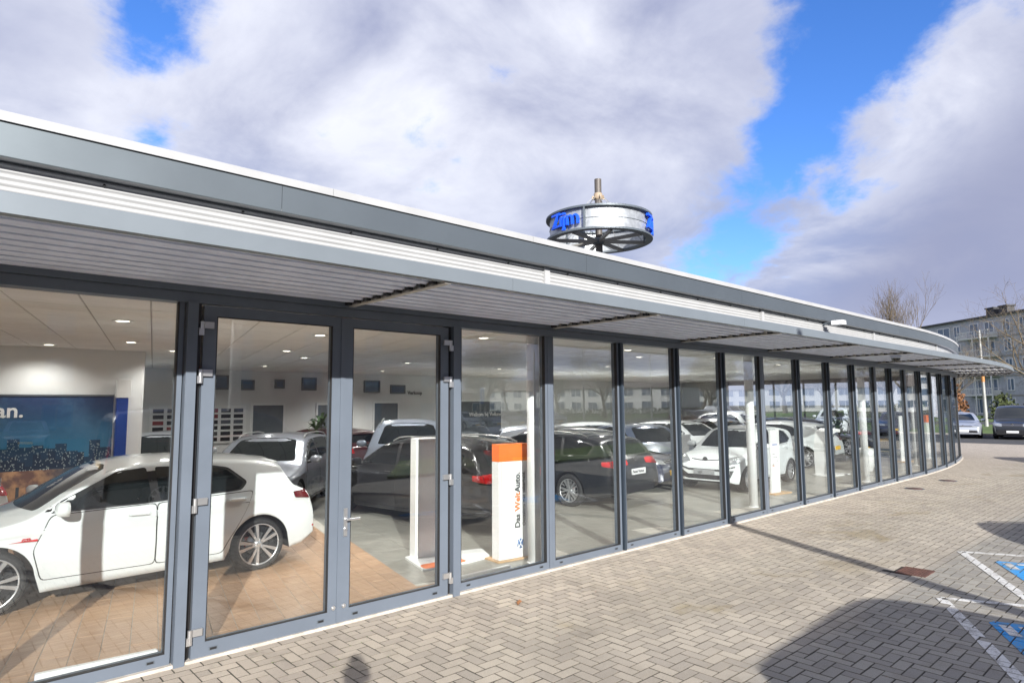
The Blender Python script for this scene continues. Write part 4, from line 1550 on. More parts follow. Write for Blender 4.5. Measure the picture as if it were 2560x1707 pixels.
place_car('estate', 'estate_car', 'silver grey estate car with roof rails parked behind the white hatchback', 5.35, 13.25, 232, P['grey'], 'estate cars')
place_car('suv', 'off_road_car', 'large silver blue off road car facing the double doors', 8.85, 13.55, 236, paint('silver_blue', (0.36, 0.41, 0.50), 0.5, 0.3))
place_car('estate', 'estate_car', 'black estate car with its tail lamps behind the orange topped sign', 7.05, 10.15, 96, P['black'], 'estate cars')
pv, pm = place_car('estate', 'estate_car', 'dark grey estate car with its rear towards the glass and a white name plate', 10.25, 10.25, 97, P['darkgrey'], 'estate cars', plates=(None, M['plate_w']))
plate_text(pv, 'estate', 'Passat Variant', .078, True, .70)
up, um = place_car('small', 'small_car', 'small white car with a smiling black front trim behind the second column', 15.25, 8.30, 183, P['white'], plates=(M['plate_g'], M['plate_g']))
plate_text(up, 'small', '   up!', .095, False, .445)
place_car('hatch', 'hatchback', 'silver hatchback parked beyond the dark grey estate car', 13.7, 13.1, 318, P['silver'], 'hatchbacks in the second row')
place_car('hatch', 'hatchback', 'navy blue hatchback just right of the silver one in the second row', 12.6, 10.9, 285, P['navy'], 'hatchbacks in the second row')
place_car('hatch', 'hatchback', 'white hatchback with a raked side window behind the navy one', 16.6, 13.7, 318, P['white'], 'hatchbacks in the second row')
place_car('hatch', 'hatchback', 'blue grey hatchback facing the glass behind the small white car', 15.6, 11.5, 245, P['bluegrey'], 'hatchbacks in the second row')
place_car('hatch', 'hatchback', 'white hatchback with its nose behind the small white car roof', 19.5, 12.6, 262, P['white'], 'hatchbacks in the second row')
place_car('hatch', 'hatchback', 'white hatchback turned tail to the glass right of the small white car', 20.9, 10.3, 98, P['white'], lamp=M['darkred'])
place_car('estate', 'estate_car', 'dark estate car with a yellow plate beside the white arch', 24.6, 10.8, 262, P['darkgrey'], 'estate cars')
place_car('hatch', 'hatchback', 'silver hatchback between the white tail and the dark estate car', 22.7, 13.0, 258, P['silver'], 'hatchbacks in the second row')
place_car('suv', 'off_road_car', 'white off road car parked near the curved glass end', 25.6, 13.6, 250, P['white'])
place_car('hatch', 'hatchback', 'maroon hatchback with its tailgate towards the picture board at the back wall', 8.2, 17.0, 100, P['red'])
place_car('hatch', 'hatchback', 'black hatchback standing by the back wall near the high inside windows', 11.2, 16.8, 250, P['black'])
place_car('estate', 'estate_car', 'white estate car whose tail shows left of the mural foot', -1.45, 12.35, 180, P['white'], 'estate cars')
place_car('hatch', 'hatchback', 'pale silver hatchback seen past the end of the white return wall', 4.25, 17.0, 250, P['silver'])

# ------------------------------------------------------------------ signs and stands
def totem(name, label, x, y, ang, w, d, h, cap_h, base, group=None):
    t = thing(name, label, 'sign', (x, y, .006), ang, group)
    mb = MB()
    mb.bbox((0, 0, .02), (w, d, h - cap_h), .008)
    mb.build('body', [M['whiteplas']], t)
    mb = MB()
    mb.bbox((0, 0, h - cap_h + .0005), (w, d, h), .008)
    mb.build('cap', [M['orange'] if cap_h > .1 else M['whiteplas']], t)
    mb = MB()
    mb.frame((0, 0, 0), (1, 0, 0), (0, 1, 0), (0, 0, 1), (.035, -.002, .02), (.041, .001, h - cap_h - .002))
    mb.build('edge_groove', [M['bracket']], t)
    if base == 'wood':
        mb = MB()
        mb.bbox((-.06, -.06, 0), (w + .02, d + .10, .022), .004)
        mb.build('base', [M['wood']], t)
    return t
DZ = 1.50
a_ = math.atan2(6.32 - 6.42, 6.42 - 5.56)
tt = totem('orange_capped_sign', 'white sign board with an orange top and lettering running up its front', 5.57, 6.41, -.10, .52, .17, 1.50, .225, 'wood')
text_obj('lettering', 'Das', .115, (.335, -.003, .40), (0, 0, 1), (-1, 0, 0), M['darkprint'], tt, .002, .004)
text_obj('lettering', 'Welt', .115, (.335, -.003, .62), (0, 0, 1), (-1, 0, 0), M['orange'], tt, .002, .004)
text_obj('lettering', 'Auto.', .115, (.335, -.003, .865), (0, 0, 1), (-1, 0, 0), M['darkprint'], tt, .002, .004)
text_obj('lettering', 'Occasions met zekerheid.', .068, (.425, -.003, .42), (0, 0, 1), (-1, 0, 0), M['darkprint'], tt, .002, .0006)
em = emblem_mesh(.075, M['whiteprint'], mat('badge_blue', (0.05, 0.14, 0.34), 0.3))
o = new('emblem', em, tt, (.34, -.002, .20), (0, 0, -PI / 2))
tt = totem('white_totem_sign', 'plain white totem on a white and orange floor plate beside the right door leaf', 4.82, 7.22, -.12, .60, .17, 1.58, .04, '')
text_obj('lettering', 'Das', .13, (.45, -.003, .42), (0, 0, 1), (-1, 0, 0), M['darkprint'], tt, .002, .004)
text_obj('lettering', 'Welt', .13, (.45, -.003, .68), (0, 0, 1), (-1, 0, 0), M['orange'], tt, .002, .004)
text_obj('lettering', 'Auto.', .13, (.45, -.003, .97), (0, 0, 1), (-1, 0, 0), M['darkprint'], tt, .002, .004)
# the floor plate: white slab with an orange rounded corner strip
mb = MB()
def pl(u, v, t):
    return (u, v, t)
poly = round_poly([(-.17, -.56), (.50, -.525), (.88, -.44), (1.03, .0), (-.06, .2)], .05, 4)
mb.prism(poly, pl, .002, .030)
mb.build('floor_plate', [M['whiteplas']], tt)
mb = MB()
poly = round_poly([(-.145, -.550), (.49, -.515), (.47, -.30), (-.12, -.335)], .08, 5)
mb.prism(poly, pl, .0302, .0335)
mb.build('orange_strip', [M['orange']], tt)
mb = MB()
mb.box((-.1, -.48, -.0), (.8, .05, .003))
mb.build('foot', [M['black']], tt)

def info_stand(label, x, y, ang, w, h, lean, plate=True, lines=True):
    t = thing('info_stand', label, 'stand', (x, y, .006), ang, 'price stands beside the cars')
    mb = MB()
    mb.bbox((-w / 2 - .05, -.14, 0), (w / 2 + .25, .16, .03), .004)
    mb.build('base', [M['wood']], t)
    mb = MB()
    poly = [(-w / 2, .03), (w / 2, .03), (w / 2 + lean, h), (-w / 2 + lean, h)]
    mb.prism(poly, lambda u, v, q: (u, q, v), -.02, .02)
    mb.build('panel', [M['whiteplas']], t)
    if lines:
        mb = MB()
        lx = lean * .74
        mb.box((-w * .30 + lx, -.0225, h * .76), (w * .26 + lx, -.0195, h * .775))
        mb.build('blue_bar', [M['blueprint']], t)
        mb = MB()
        for q, (u0, u1) in enumerate(((-.3, 0.0), (-.3, .2), (.12, .3), (-.3, -.12))):
            z = h * (.62 - q * .055)
            mb.box((u0 * w + lx * .8, -.0222, z), (u1 * w + lx * .8, -.0195, z + .008))
        o = mb.build('print_lines', [M['darkprint']], t)
        o['kind'] = 'stuff'
        mb = MB()
        for q, c in enumerate((0, 1)):
            mb.box((-w * .34 + lx * .6, -.0222, h * (.45 - q * .02)), (-w * (.18 - q * .05) + lx * .6, -.0195, h * (.462 - q * .02)), mi=c)
        mb.build('energy_mark', [M['leaf'], M['orange']], t)
    return t
info_stand('white price stand on a pale wood foot beside the small white car', 14.12, 6.84, -.12, .34, 1.42, .03)
info_stand('slanted white price stand in front of the silver blue off road car', 6.95, 11.75, -.5, .30, 1.15, .14, lines=False)
info_stand('slanted white price stand in front of the blue grey hatchback', 14.75, 9.7, -.6, .28, 1.2, .16, lines=False)
info_stand('tall white price stand near the curved end of the glass', 24.7, 7.35, -.3, .5, 1.55, .0, lines=False)
tt = totem('orange_capped_sign', 'white sign board with an orange top near the curved glass end', 26.15, 7.05, -.2, .40, .15, 1.55, .25, '')

# white curved display arch right of the small car
t = thing('display_arch', 'white display arch curling over beside the tail of the small white car', 'stand', (18.45, 7.55, .006), -.1)
mb = MB()
pts = [(0.0, 0.0), (-.04, .4), (-.02, .9), (.10, 1.22), (.38, 1.30), (.62, 1.27)]
inn = [(.06, 0.0), (.03, .4), (.06, .86), (.18, 1.14), (.40, 1.20), (.60, 1.19)]
for i in range(len(pts) - 1):
    mb.prism([pts[i], inn[i], inn[i + 1], pts[i + 1]], lambda u, v, q: (u, q, v), -.22, .22)
mb.build('arch', [M['whiteplas']], t)
mb = MB()
mb.bbox((-.1, -.28, 0), (.95, .28, .03), .004)
mb.build('base', [M['whiteplas']], t)
# white stool shaped tub
t = thing('tub_chair', 'white tapering tub chair standing near the third column', 'chair', (20.6, 7.2, .006), 0)
mb = MB()
mb.lathe([(0, .0), (.16, .0), (.18, .02), (.30, .40), (.335, .66), (.315, .66), (.28, .42), (0, .38)], 24, 'z')
mb.build('shell', [M['whiteplas']], t)
mb = MB()
mb.lathe([(0, .40), (.26, .40), (.275, .43), (.25, .46), (0, .47)], 20, 'z')
mb.build('seat', [M['slat']], t)

# potted plant by the white off road car
def leafy(mb, c, R, n, size, seed, droop=0.3):
    r = random.Random(seed)
    for i in range(n):
        a, e = r.uniform(0, 2 * PI), r.uniform(-.2, 1.2)
        d = Vector((math.cos(a) * math.cos(e), math.sin(a) * math.cos(e), math.sin(e)))
        p0 = Vector(c)
        ln = R * r.uniform(.6, 1.1)
        p1 = p0 + d * ln * .6
        p2 = p0 + d * ln + Vector((0, 0, -droop * ln))
        sd = d.cross(Vector((0, 0, 1)))
        sd = sd.normalized() * size if sd.length > .01 else Vector((size, 0, 0))
        mb.add([p0 - sd * .2, p0 + sd * .2, p1 + sd, p1 - sd, p2], [(0, 1, 2, 3), (3, 2, 4)])
def potted(label, x, y, h, R, seed):
    t = thing('potted_plant', label, 'plant', (x, y, .006))
    mb = MB()
    mb.lathe([(0, 0), (.16, 0), (.20, .38), (.18, .38), (.17, .34), (0, .34)], 20, 'z')
    mb.build('pot', [M['black']], t)
    mb = MB()
    mb.tube((0, 0, .34), (.02, 0, h * .6), .025, .018)
    for k in range(4):
        mb.tube((.02, 0, h * .5), (.1 * math.cos(k * 1.6), .1 * math.sin(k * 1.6), h * .75), .012, .008)
    mb.build('stem', [M['bark']], t)
    mb = MB()
    for k in range(5):
        leafy(mb, (.1 * math.cos(k * 1.3), .1 * math.sin(k * 1.3), h * (.55 + .09 * k)), R, 16, .05, seed + k)
    o = mb.build('foliage', [M['leaf']], t)
    o['kind'] = 'stuff'
potted('green leafy plant in a black pot in front of the white off road car', 23.2, 8.9, 1.7, .5, 3)
potted('dark palm in a black pot at the back left of the off road car', 7.7, 16.2, 1.7, .55, 9)

# metal bars lying on the floor inside the glass
for lab, x0, y0, x1, y1 in (('long white metal bar lying on the wood floor in the left window', .70, 6.03, 1.49, 5.955), ('glassy grey bar lying on the floor beneath the orange topped sign', 4.63, 6.02, 5.40, 6.02)):
    t = thing('floor_bar', lab, 'bar', (x0, y0, .011), math.atan2(y1 - y0, x1 - x0))
    mb = MB()
    ln = math.hypot(x1 - x0, y1 - y0)
    mb.bbox((0, -.02, 0), (ln, .035, .062), .005)
    mb.build('bar', [M['steel'] if 'glassy' in lab else M['whiteplas']], t)
    mb = MB()
    mb.box((-.004, -.016, .004), (-.0005, .031, .056))
    mb.box((ln + .0005, -.016, .004), (ln + .004, .031, .056))
    mb.build('end_cap', [M['slat']], t)

# wall print of a city at dusk on the left wall
def mural_mat():
    mt = bpy.data.materials.new('city_print')
    mt.use_nodes = True
    k = NG(mt.node_tree)
    out = k.n('ShaderNodeOutputMaterial')
    b = k.n('ShaderNodeBsdfPrincipled')
    k.link(b.outputs[0], out.inputs[0])
    b.inputs['Roughness'].default_value = .5
    geo = k.n('ShaderNodeNewGeometry')
    s = k.n('ShaderNodeSeparateXYZ')
    k.link(geo.outputs['Position'], s.inputs[0])
    x, z = s.outputs[0], s.outputs[2]
    def wn(scale, axis=x):
        n = k.n('ShaderNodeTexWhiteNoise', noise_dimensions='1D')
        k.link(k.math('FLOOR', k.math('MULTIPLY', axis, scale)), n.inputs['W'])
        return n.outputs['Value']
    skyc = k.mix(k.smooth(z, 1.05, 2.2), (0.035, 0.20, 0.36), (0.012, 0.035, 0.11))
    cl = k.noise(geo.outputs['Position'], 1.5, 5, .6)
    skyc = k.mix(k.math('MULTIPLY', k.smooth(cl, .45, .75), .35), skyc, (0.10, 0.25, 0.40))
    def towers(hs, base, amp, col):
        top = k.math('ADD', k.math('MULTIPLY', hs, amp), base)
        return k.math('LESS_THAN', z, top), col
    m1, _ = towers(wn(6.1), 1.12, .42, 0)
    m2, _ = towers(wn(9.7), 1.02, .28, 0)
    win = k.n('ShaderNodeTexWhiteNoise', noise_dimensions='2D')
    cb = k.n('ShaderNodeCombineXYZ')
    k.link(k.math('FLOOR', k.math('MULTIPLY', x, 70)), cb.inputs[0])
    k.link(k.math('FLOOR', k.math('MULTIPLY', z, 48)), cb.inputs[1])
    k.link(cb.outputs[0], win.inputs['Vector'])
    lit = k.math('GREATER_THAN', win.outputs['Value'], .86)
    towc = k.mix(lit, (0.012, 0.032, 0.075), (0.34, 0.42, 0.42))
    c = k.mix(m1, skyc, k.mix(.35, towc, (0.02, 0.09, 0.18)))
    c = k.mix(m2, c, towc)
    # lit shop front row and street
    shop = k.math('LESS_THAN', z, .98)
    shopn = k.noise(geo.outputs['Position'], 5, 3, .6)
    shopc = k.mix(k.smooth(shopn, .35, .65), (0.16, 0.05, 0.018), (0.62, 0.33, 0.13))
    people = k.math('MULTIPLY', k.math('LESS_THAN', z, .72), k.math('GREATER_THAN', wn(22), .62))
    shopc = k.mix(people, shopc, (0.01, 0.012, 0.02))
    right = k.smooth(x, 1.3, 1.9)
    shopc = k.mix(right, shopc, (0.012, 0.035, 0.06))
    c = k.mix(shop, c, shopc)
    street = k.smooth(z, .52, .44)
    c = k.mix(street, c, k.mix(k.smooth(z, .1, .5), (0.012, 0.02, 0.03), (0.05, 0.06, 0.08)))
    k.link(c, b.inputs['Base Color'])
    return mt
t = thing('city_wall_print', 'large blue wall print of a city skyline at dusk with white lettering', 'mural', (0, 13.5, 0))
mb = MB()
mb.box((-7.5, -.03, .12), (2.47, -.001, 2.22))
mb.build('print', [mural_mat()], t)
text_obj('lettering', 'an.', .33, (.80, -.034, 1.87), (1, 0, 0), (0, 0, 1), M['whiteprint'], t, .003, .006)
mb = MB()
mb.box((-7.5, -.045, .09), (2.47, -.031, .119))
mb.box((-7.5, -.045, 2.221), (2.47, -.001, 2.25))
mb.build('print_frame', [M['flange']], t)
t = thing('blue_pillar_sign', 'tall blue pillar with a white head at the right end of the city print', 'sign', (2.58, 13.36, .006))
mb = MB()
mb.bbox((-.09, -.05, 0), (.09, .05, 2.19), .006)
mb.build('pillar', [mat('pillar_blue', (0.012, 0.05, 0.28), 0.35)], t)
mb = MB()
mb.bbox((-.10, -.06, 2.191), (.13, .06, 2.52), .006)
mb.build('head', [M['whiteplas']], t)
# sample board at the back
t = thing('sample_board', 'white wall board with rows of dark sample tiles at the back', 'board', (4.3, 18.97, 0))
mb = MB()
mb.box((0, -.02, 1.0), (2.5, .02, 2.05))
mb.build('board', [M['whiteplas']], t)
tm = MB()
tm.bbox((0, -.035, 0), (.26, -.0205, .105), .004)
tms = {}
cols = [(0.02, 0.02, 0.025), (0.03, 0.06, 0.10), (0.25, 0.04, 0.04), (0.05, 0.05, 0.055), (0.10, 0.11, 0.13)]
base_me = tm.mesh('sample_tile', [mat('sample_0', cols[0], .3)])
for r in range(6):
    for c in range(7):
        o = new('sample_tile', base_me, t, (.08 + c * .345, 0, 1.06 + r * .16))
        q = rng.choice((0, 0, 1, 2, 3, 4))
        o.material_slots[0].link = 'OBJECT'
        o.material_slots[0].material = mat('sample_%d' % q, cols[q], .3)
# counter desk at the back
t = thing('sales_counter', 'white sales counter with a dark top before the back wall', 'counter', (12.2, 17.9, .006))
mb = MB()
mb.bbox((0, 0, 0), (2.4, .6, 1.02), .01)
mb.build('front', [M['whiteplas']], t)
mb = MB()
mb.bbox((-.04, -.04, 1.021), (2.44, .64, 1.06), .006)
mb.build('top', [M['flange']], t)

# ceiling downlights
dm = MB()
dm.lathe([(.075, 0), (.115, 0), (.118, -.006), (.112, -.012), (.078, -.010), (.075, 0)], 20, 'z')
ring_me = dm.mesh('trim_ring', [M['whiteplas']])
dm = MB()
dm.lathe([(0, -.004), (.076, -.004)], 20, 'z', smooth=False)
lens_me = dm.mesh('lamp', [M['lampglow']])
spots = [(1.66, 8.79, 'round downlight above the bonnet of the white hatchback'), (2.33, 11.64, 'round downlight above the city print foot'), (3.3, 13.0, 'round downlight by the end of the return wall'),
         (1.4, 12.9, 'round downlight close to the city print wall'), (4.92, 11.74, 'round downlight above the silver grey estate car'), (5.92, 13.2, 'round downlight behind the silver grey estate car'),
         (4.19, 8.81, 'round downlight seen high in the left door leaf'), (4.48, 7.43, 'round downlight seen high in the right door leaf'), (8.6, 13.31, 'round downlight above the silver blue off road car'),
         (7.6, 10.2, 'round downlight above the black estate car'), (10.6, 10.6, 'round downlight above the dark grey estate car'), (6.3, 7.6, 'round downlight just behind the orange topped sign'),
         (9.9, 7.6, 'round downlight left of the second column'), (13.3, 7.7, 'round downlight above the nose of the small white car'), (13.8, 11.3, 'round downlight above the navy hatchback'),
         (17.0, 8.0, 'round downlight above the tail of the small white car'), (17.0, 12.0, 'round downlight above the blue grey hatchback'), (20.6, 8.4, 'round downlight above the tub chair'),
         (3.4, 16.4, 'round downlight beyond the return wall'), (6.4, 16.6, 'round downlight before the sample board'), (10.0, 16.8, 'round downlight over the black hatchback at the back'), (14.0, 16.0, 'round downlight above the sales counter')]
spots += [(12.2, 14.0, 'added fill downlight above the silver hatchback in the second row'), (16.2, 14.6, 'added fill downlight above the white hatchback behind the navy one'), (19.4, 14.6, 'added fill downlight behind the white hatchback nose'),  # fill downlights added to brighten the cars deeper inside
          (19.6, 10.6, 'added fill downlight above the white hatchback turned tail to the glass'), (22.6, 10.8, 'added fill downlight above the dark estate car with a yellow plate'), (24.8, 14.6, 'added fill downlight above the white off road car'), (11.6, 8.6, 'added fill downlight between the dark grey estate and the small white car')]
for x, y, lab in spots:
    t = thing('downlight', lab, 'ceiling light', (x, y, ZC + .0005), 0, 'downlights in the showroom ceiling')
    new('trim_ring', ring_me, t)
    new('lamp', lens_me, t)
    ld = bpy.data.lights.new('downlight_glow', 'SPOT')
    ld.energy = 55 if x < 4.4 and y < 14 else 110 if x < 7.5 or y < 9 else 150 if y < 14 else 330
    ld.color = (1.0, .96, .91)
    ld.spot_size = rad(150)
    ld.spot_blend = .8
    ld.shadow_soft_size = .07
    new('light', ld, t, (0, 0, -.03))
# ------------------------------------------------------------------ ground
def paving_mat(name, single, base_a, base_b):
    """concrete paver: exposed grit, per-stone shade, moss and dirt in large soft patches"""
    mt = bpy.data.materials.new(name)
    mt.use_nodes = True
    k = NG(mt.node_tree)
    out = k.n('ShaderNodeOutputMaterial')
    b = k.n('ShaderNodeBsdfPrincipled')
    k.link(b.outputs[0], out.inputs[0])
    geo = k.n('ShaderNodeNewGeometry')
    pos = geo.outputs['Position']
    if single == 'flat':
        sp = k.n('ShaderNodeSeparateXYZ')
        k.link(pos, sp.inputs[0])
        bt = k.n('ShaderNodeTexBrick')
        bt.offset = .5
        k.link(pos, bt.inputs['Vector'])
        bt.inputs['Scale'].default_value = 1.0
        bt.inputs['Brick Width'].default_value = .21
        bt.inputs['Row Height'].default_value = .105
        bt.inputs['Mortar Size'].default_value = .006
        bt.inputs['Color1'].default_value = (.93, .93, .93, 1)
        bt.inputs['Color2'].default_value = (1.07, 1.07, 1.07, 1)
        bt.inputs['Mortar'].default_value = (.55, .54, .5, 1)
        shade = bt.outputs['Color']
    else:
        oi = k.n('ShaderNodeObjectInfo')
        r = k.math('FRACT', k.math('ADD', k.math('MULTIPLY', oi.outputs['Random'], 1.0), geo.outputs['Random Per Island']))
        f = k.math('ADD', k.math('MULTIPLY', k.math('SUBTRACT', r, .5), .27), 1.0)
        q = k.n('ShaderNodeCombineXYZ')
        k.link(f, q.inputs[0])
        k.link(k.math('MULTIPLY', f, .995), q.inputs[1])
        k.link(k.math('ADD', k.math('MULTIPLY', f, .9), .09), q.inputs[2])
        shade = q.outputs[0]
    grit = k.noise(pos, 170, 4, .7)
    grit2 = k.noise(pos, 620, 2, .6)
    big = k.noise(pos, .55, 4, .55, .5)
    zone = k.math('ADD', k.smooth(big, .35, .65), 0)
    s2 = k.n('ShaderNodeSeparateXYZ')
    k.link(pos, s2.inputs[0])
    wob = k.math('MULTIPLY', k.math('SUBTRACT', k.noise(pos, 1.1, 4, .6), .5), 2.2)
    # worn pink strip along the wall, greyer stone where the cars stand
    nearwall = k.smooth(k.math('ADD', s2.outputs[1], wob), 3.9, 5.2)
    grey = k.smooth(k.math('ADD', s2.outputs[1], k.math('MULTIPLY', wob, .25)), 2.7, 2.35)
    c = k.mix(zone, base_a, base_b)
    c = k.mix(k.math('MULTIPLY', nearwall, .65), c, (0.54, 0.46, 0.385))
    c = k.mix(k.math('MULTIPLY', grey, .9), c, (0.31, 0.295, 0.26))
    moss = k.smooth(k.noise(pos, .8, 6, .62, .8), .54, .70)
    midband = k.math('MULTIPLY', k.smooth(s2.outputs[1], 2.6, 3.6), k.smooth(s2.outputs[1], 5.4, 4.4))
    c = k.mix(k.math('MULTIPLY', k.math('MULTIPLY', moss, midband), .70), c, (0.27, 0.205, 0.095))
    dirt = k.smooth(k.noise(pos, 2.6, 7, .7), .52, .72)
    c = k.mix(k.math('MULTIPLY', dirt, .40), c, (0.19, 0.155, 0.11))
    c = k.mix(k.smooth(grit, .36, .62, .42, 0.0), c, (0.13, 0.12, 0.105))
    c = k.mix(k.smooth(grit2, .58, .70, 0.0, .65), c, (0.56, 0.53, 0.47))
    c = k.mix(1.0, c, shade, 'MULTIPLY')
    k.link(c, b.inputs['Base Color'])
    b.inputs['Roughness'].default_value = .86
    bn = k.n('ShaderNodeBump')
    bn.inputs['Strength'].default_value = .55
    bn.inputs['Distance'].default_value = .003
    k.link(grit, bn.inputs['Height'])
    k.link(bn.outputs[0], b.inputs['Normal'])
    return mt
PA, PB = (0.51, 0.45, 0.365), (0.425, 0.372, 0.30)
M['paver'] = paving_mat('concrete_paver', 'geo', PA, PB)
M['paverside'] = mat('paver_side_dirt_shade', (0.165, 0.145, 0.112), .95, var=.3, vscale=12)  # dirt, plus the shade of the joints put into the side colour
M['paverflat'] = paving_mat('far_paving', 'flat', PA, PB)
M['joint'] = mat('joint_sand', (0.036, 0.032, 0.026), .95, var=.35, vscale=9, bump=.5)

mb = MB()
mb.add([(-500, -500, -.09), (500, -500, -.09), (500, 500, -.09), (-500, 500, -.09)], [(0, 1, 2, 3)])
struct(mb.build('ground', [mat('far_ground', (0.13, 0.12, 0.10), .95, var=.2, vscale=.3)]))

pave = new('pavement', None)
pave['kind'] = 'structure'
X0, X1, YL = -1.0, 21.0, 1.0
mb = MB()
# joint bed under the modelled stones; beyond them one flat paved sheet at stone level
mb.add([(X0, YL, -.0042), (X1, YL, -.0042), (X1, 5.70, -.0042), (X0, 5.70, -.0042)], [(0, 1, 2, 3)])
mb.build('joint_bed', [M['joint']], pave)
mb = MB()
mb.add([(-14, -3.9, -.001), (48, -3.9, -.001), (48, YL, -.001), (-14, YL, -.001)], [(0, 1, 2, 3)])
mb.add([(-14, YL, -.001), (X0, YL, -.001), (X0, 5.75, -.001), (-14, 5.75, -.001)], [(0, 1, 2, 3)])
mb.add([(X1, YL, -.001), (48, YL, -.001), (48, 24, -.001), (X1, 24, -.001)], [(0, 1, 2, 3)])
mb.build('far_paving', [M['paverflat']], pave)

U = .105
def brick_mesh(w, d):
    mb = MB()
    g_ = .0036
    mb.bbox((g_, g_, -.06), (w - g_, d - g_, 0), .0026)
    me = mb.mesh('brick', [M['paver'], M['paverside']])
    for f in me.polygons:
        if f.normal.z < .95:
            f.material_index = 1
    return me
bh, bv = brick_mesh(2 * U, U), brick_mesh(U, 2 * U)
bricks = []
r2 = random.Random(11)
TOPS = []
ny1 = 5.655
ystart = ny1 - U
def addb(x, y, horiz):
    w, d = (2 * U, U) if horiz else (U, 2 * U)
    cx, cy = x + w / 2, y + d / 2
    if cx < X0 or cx > X1 or y + d > ny1 + .001 or y < YL:
        return
    bricks.append((x, y, horiz, max(-.001, min(.001, r2.gauss(0, .0008)))))
def herring(ylo, yhi):
    ni, nj = int((X1 - X0) / U) + 3, int((yhi - ylo) / U + .5)
    for j in range(nj):
        for i in range(-2, ni):
            kk = (i - j) % 4
            x, y = X0 + i * U, ylo + j * U
            if kk == 0:
                addb(x, y, True)
            elif kk == 2:
                if j - 1 >= 0:
                    addb(x, y - U, False)
            if kk == 3 and j == nj - 1:
                bricks_half.append((x, y))
            if kk == 2 and j == 0:
                bricks_half.append((x, y))
bricks_half = []
# two rows of stretchers along the wall, one at the kerb line of the bays, herringbone between
YROW = 2.52
k_ = int(round((ystart - U - (YROW + U)) / U))
YROW = ystart - U - k_ * U - U
herring(YROW + U, ystart - U + .0001)
nb = int((YROW - YL) / U)
herring(YROW - nb * U, YROW)
for row, off in ((ystart, 0), (ystart - U, U), (YROW, .5 * U)):
    x = X0 + off
    while x < X1:
        bricks.append((x, row, True, r2.uniform(-.0007, .0007)))
        x += 2 * U
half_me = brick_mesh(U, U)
def vis(b):
    w, d = (2 * U, U) if b[2] is True else (U, 2 * U) if b[2] is False else (U, U)
    q = project(b[0] + w / 2, b[1] + d / 2, 0)
    return q is not None and -60 < q[0] < 2620 and q[1] < 1770
allb = bricks + [(x, y, None, r2.uniform(-.0007, .0007)) for x, y in bricks_half]
allb = [b for b in allb if not (8.66 < b[0] + U * .8 < 9.12 and 2.45 < b[1] + .05 < 2.80)]
allb.sort(key=lambda b: (0 if vis(b) else 1, b[0]**2 + b[1]**2))
def bsize(b):
    return (2 * U, U) if b[2] is True else (U, 2 * U) if b[2] is False else (U, U)
for b in allb[:298]:
    o = new('brick', bh if b[2] is True else bv if b[2] is False else half_me, pave, (b[0], b[1], b[3] - .001),
            (r2.gauss(0, .0022), r2.gauss(0, .0022), r2.gauss(0, .006)))
mb = MB()
protos = {}
for key, me in ((True, bh), (False, bv), (None, half_me)):
    protos[key] = ([tuple(v.co) for v in me.vertices], [tuple(f.vertices) for f in me.polygons])
for b in allb[298:]:
    vs, fs = protos[b[2]]
    tx, ty, a = r2.gauss(0, .0022), r2.gauss(0, .0022), r2.gauss(0, .006)
    mb.add([(b[0] + x - y * a, b[1] + y + x * a, b[3] - .001 + z + x * ty + y * tx) for x, y, z in vs], fs)
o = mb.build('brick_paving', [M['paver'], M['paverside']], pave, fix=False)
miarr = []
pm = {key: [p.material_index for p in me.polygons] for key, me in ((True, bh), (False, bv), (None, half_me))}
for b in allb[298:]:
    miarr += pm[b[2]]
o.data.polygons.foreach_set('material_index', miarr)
o['kind'] = 'stuff'

# paint on the stones: every mark cut to the stones' tops so that the joints stay open
def clip(poly, rect):
    x0, y0, x1, y1 = rect
    for ax, val, keep in ((0, x0, 1), (0, x1, -1), (1, y0, 1), (1, y1, -1)):
        out = []
        for i in range(len(poly)):
            p, q = poly[i - 1], poly[i]
            a, b = (p[ax] - val) * keep, (q[ax] - val) * keep
            if (a >= 0) != (b >= 0):
                t = a / (a - b)
                out.append((p[0] + (q[0] - p[0]) * t, p[1] + (q[1] - p[1]) * t))
            if b >= 0:
                out.append(q)
        poly = out
        if len(poly) < 3:
            return None
    return poly
def marking(name, label, polys, mtl, z, wear=0.0):
    mb = MB()
    rr = random.Random(len(label))
    for poly in polys:
        bx0, bx1 = min(p[0] for p in poly), max(p[0] for p in poly)
        by0, by1 = min(p[1] for p in poly), max(p[1] for p in poly)
        for b in allb:
            w, d = bsize(b)
            if b[0] > bx1 or b[0] + w < bx0 or b[1] > by1 or b[1] + d < by0:
                continue
            c = clip(poly, (b[0] + .006, b[1] + .006, b[0] + w - .006, b[1] + d - .006))
            if c and rr.random() > wear:
                zz = b[3] + z + .002
                mb.add([(x, y, zz) for x, y in c] + [(x, y, zz - .002) for x, y in c],
                       [tuple(range(len(c)))] + [(i, (i + 1) % len(c), len(c) + (i + 1) % len(c), len(c) + i) for i in range(len(c))])
    if mb.f:
        return tag(mb.build(name, [mtl]), label, 'road marking')
E1 = Vector((-.889, -.458, 0))
E2 = Vector((.43, -.903, 0))
def strip(a, d, ln, w):
    a, d = Vector((*a, 0)), d.normalized()
    n = Vector((-d.y, d.x, 0)) * w / 2
    return [tuple((a + n).xy), tuple((a - n).xy), tuple((a + d * ln - n).xy), tuple((a + d * ln + n).xy)]
marking('bay_line', 'white painted corner of the farther disabled parking bay', [strip((10.51, 2.53), E1, 2.3, .10), strip((10.51, 2.53), E2, 1.8, .09)], M['paintw'], .0030)
marking('bay_line', 'worn white painted corner of the nearer disabled parking bay', [strip((7.91, 2.11), E1, 2.2, .10), strip((7.91, 2.11), E2, 1.4, .09)], M['paintw'], .0030, .03)
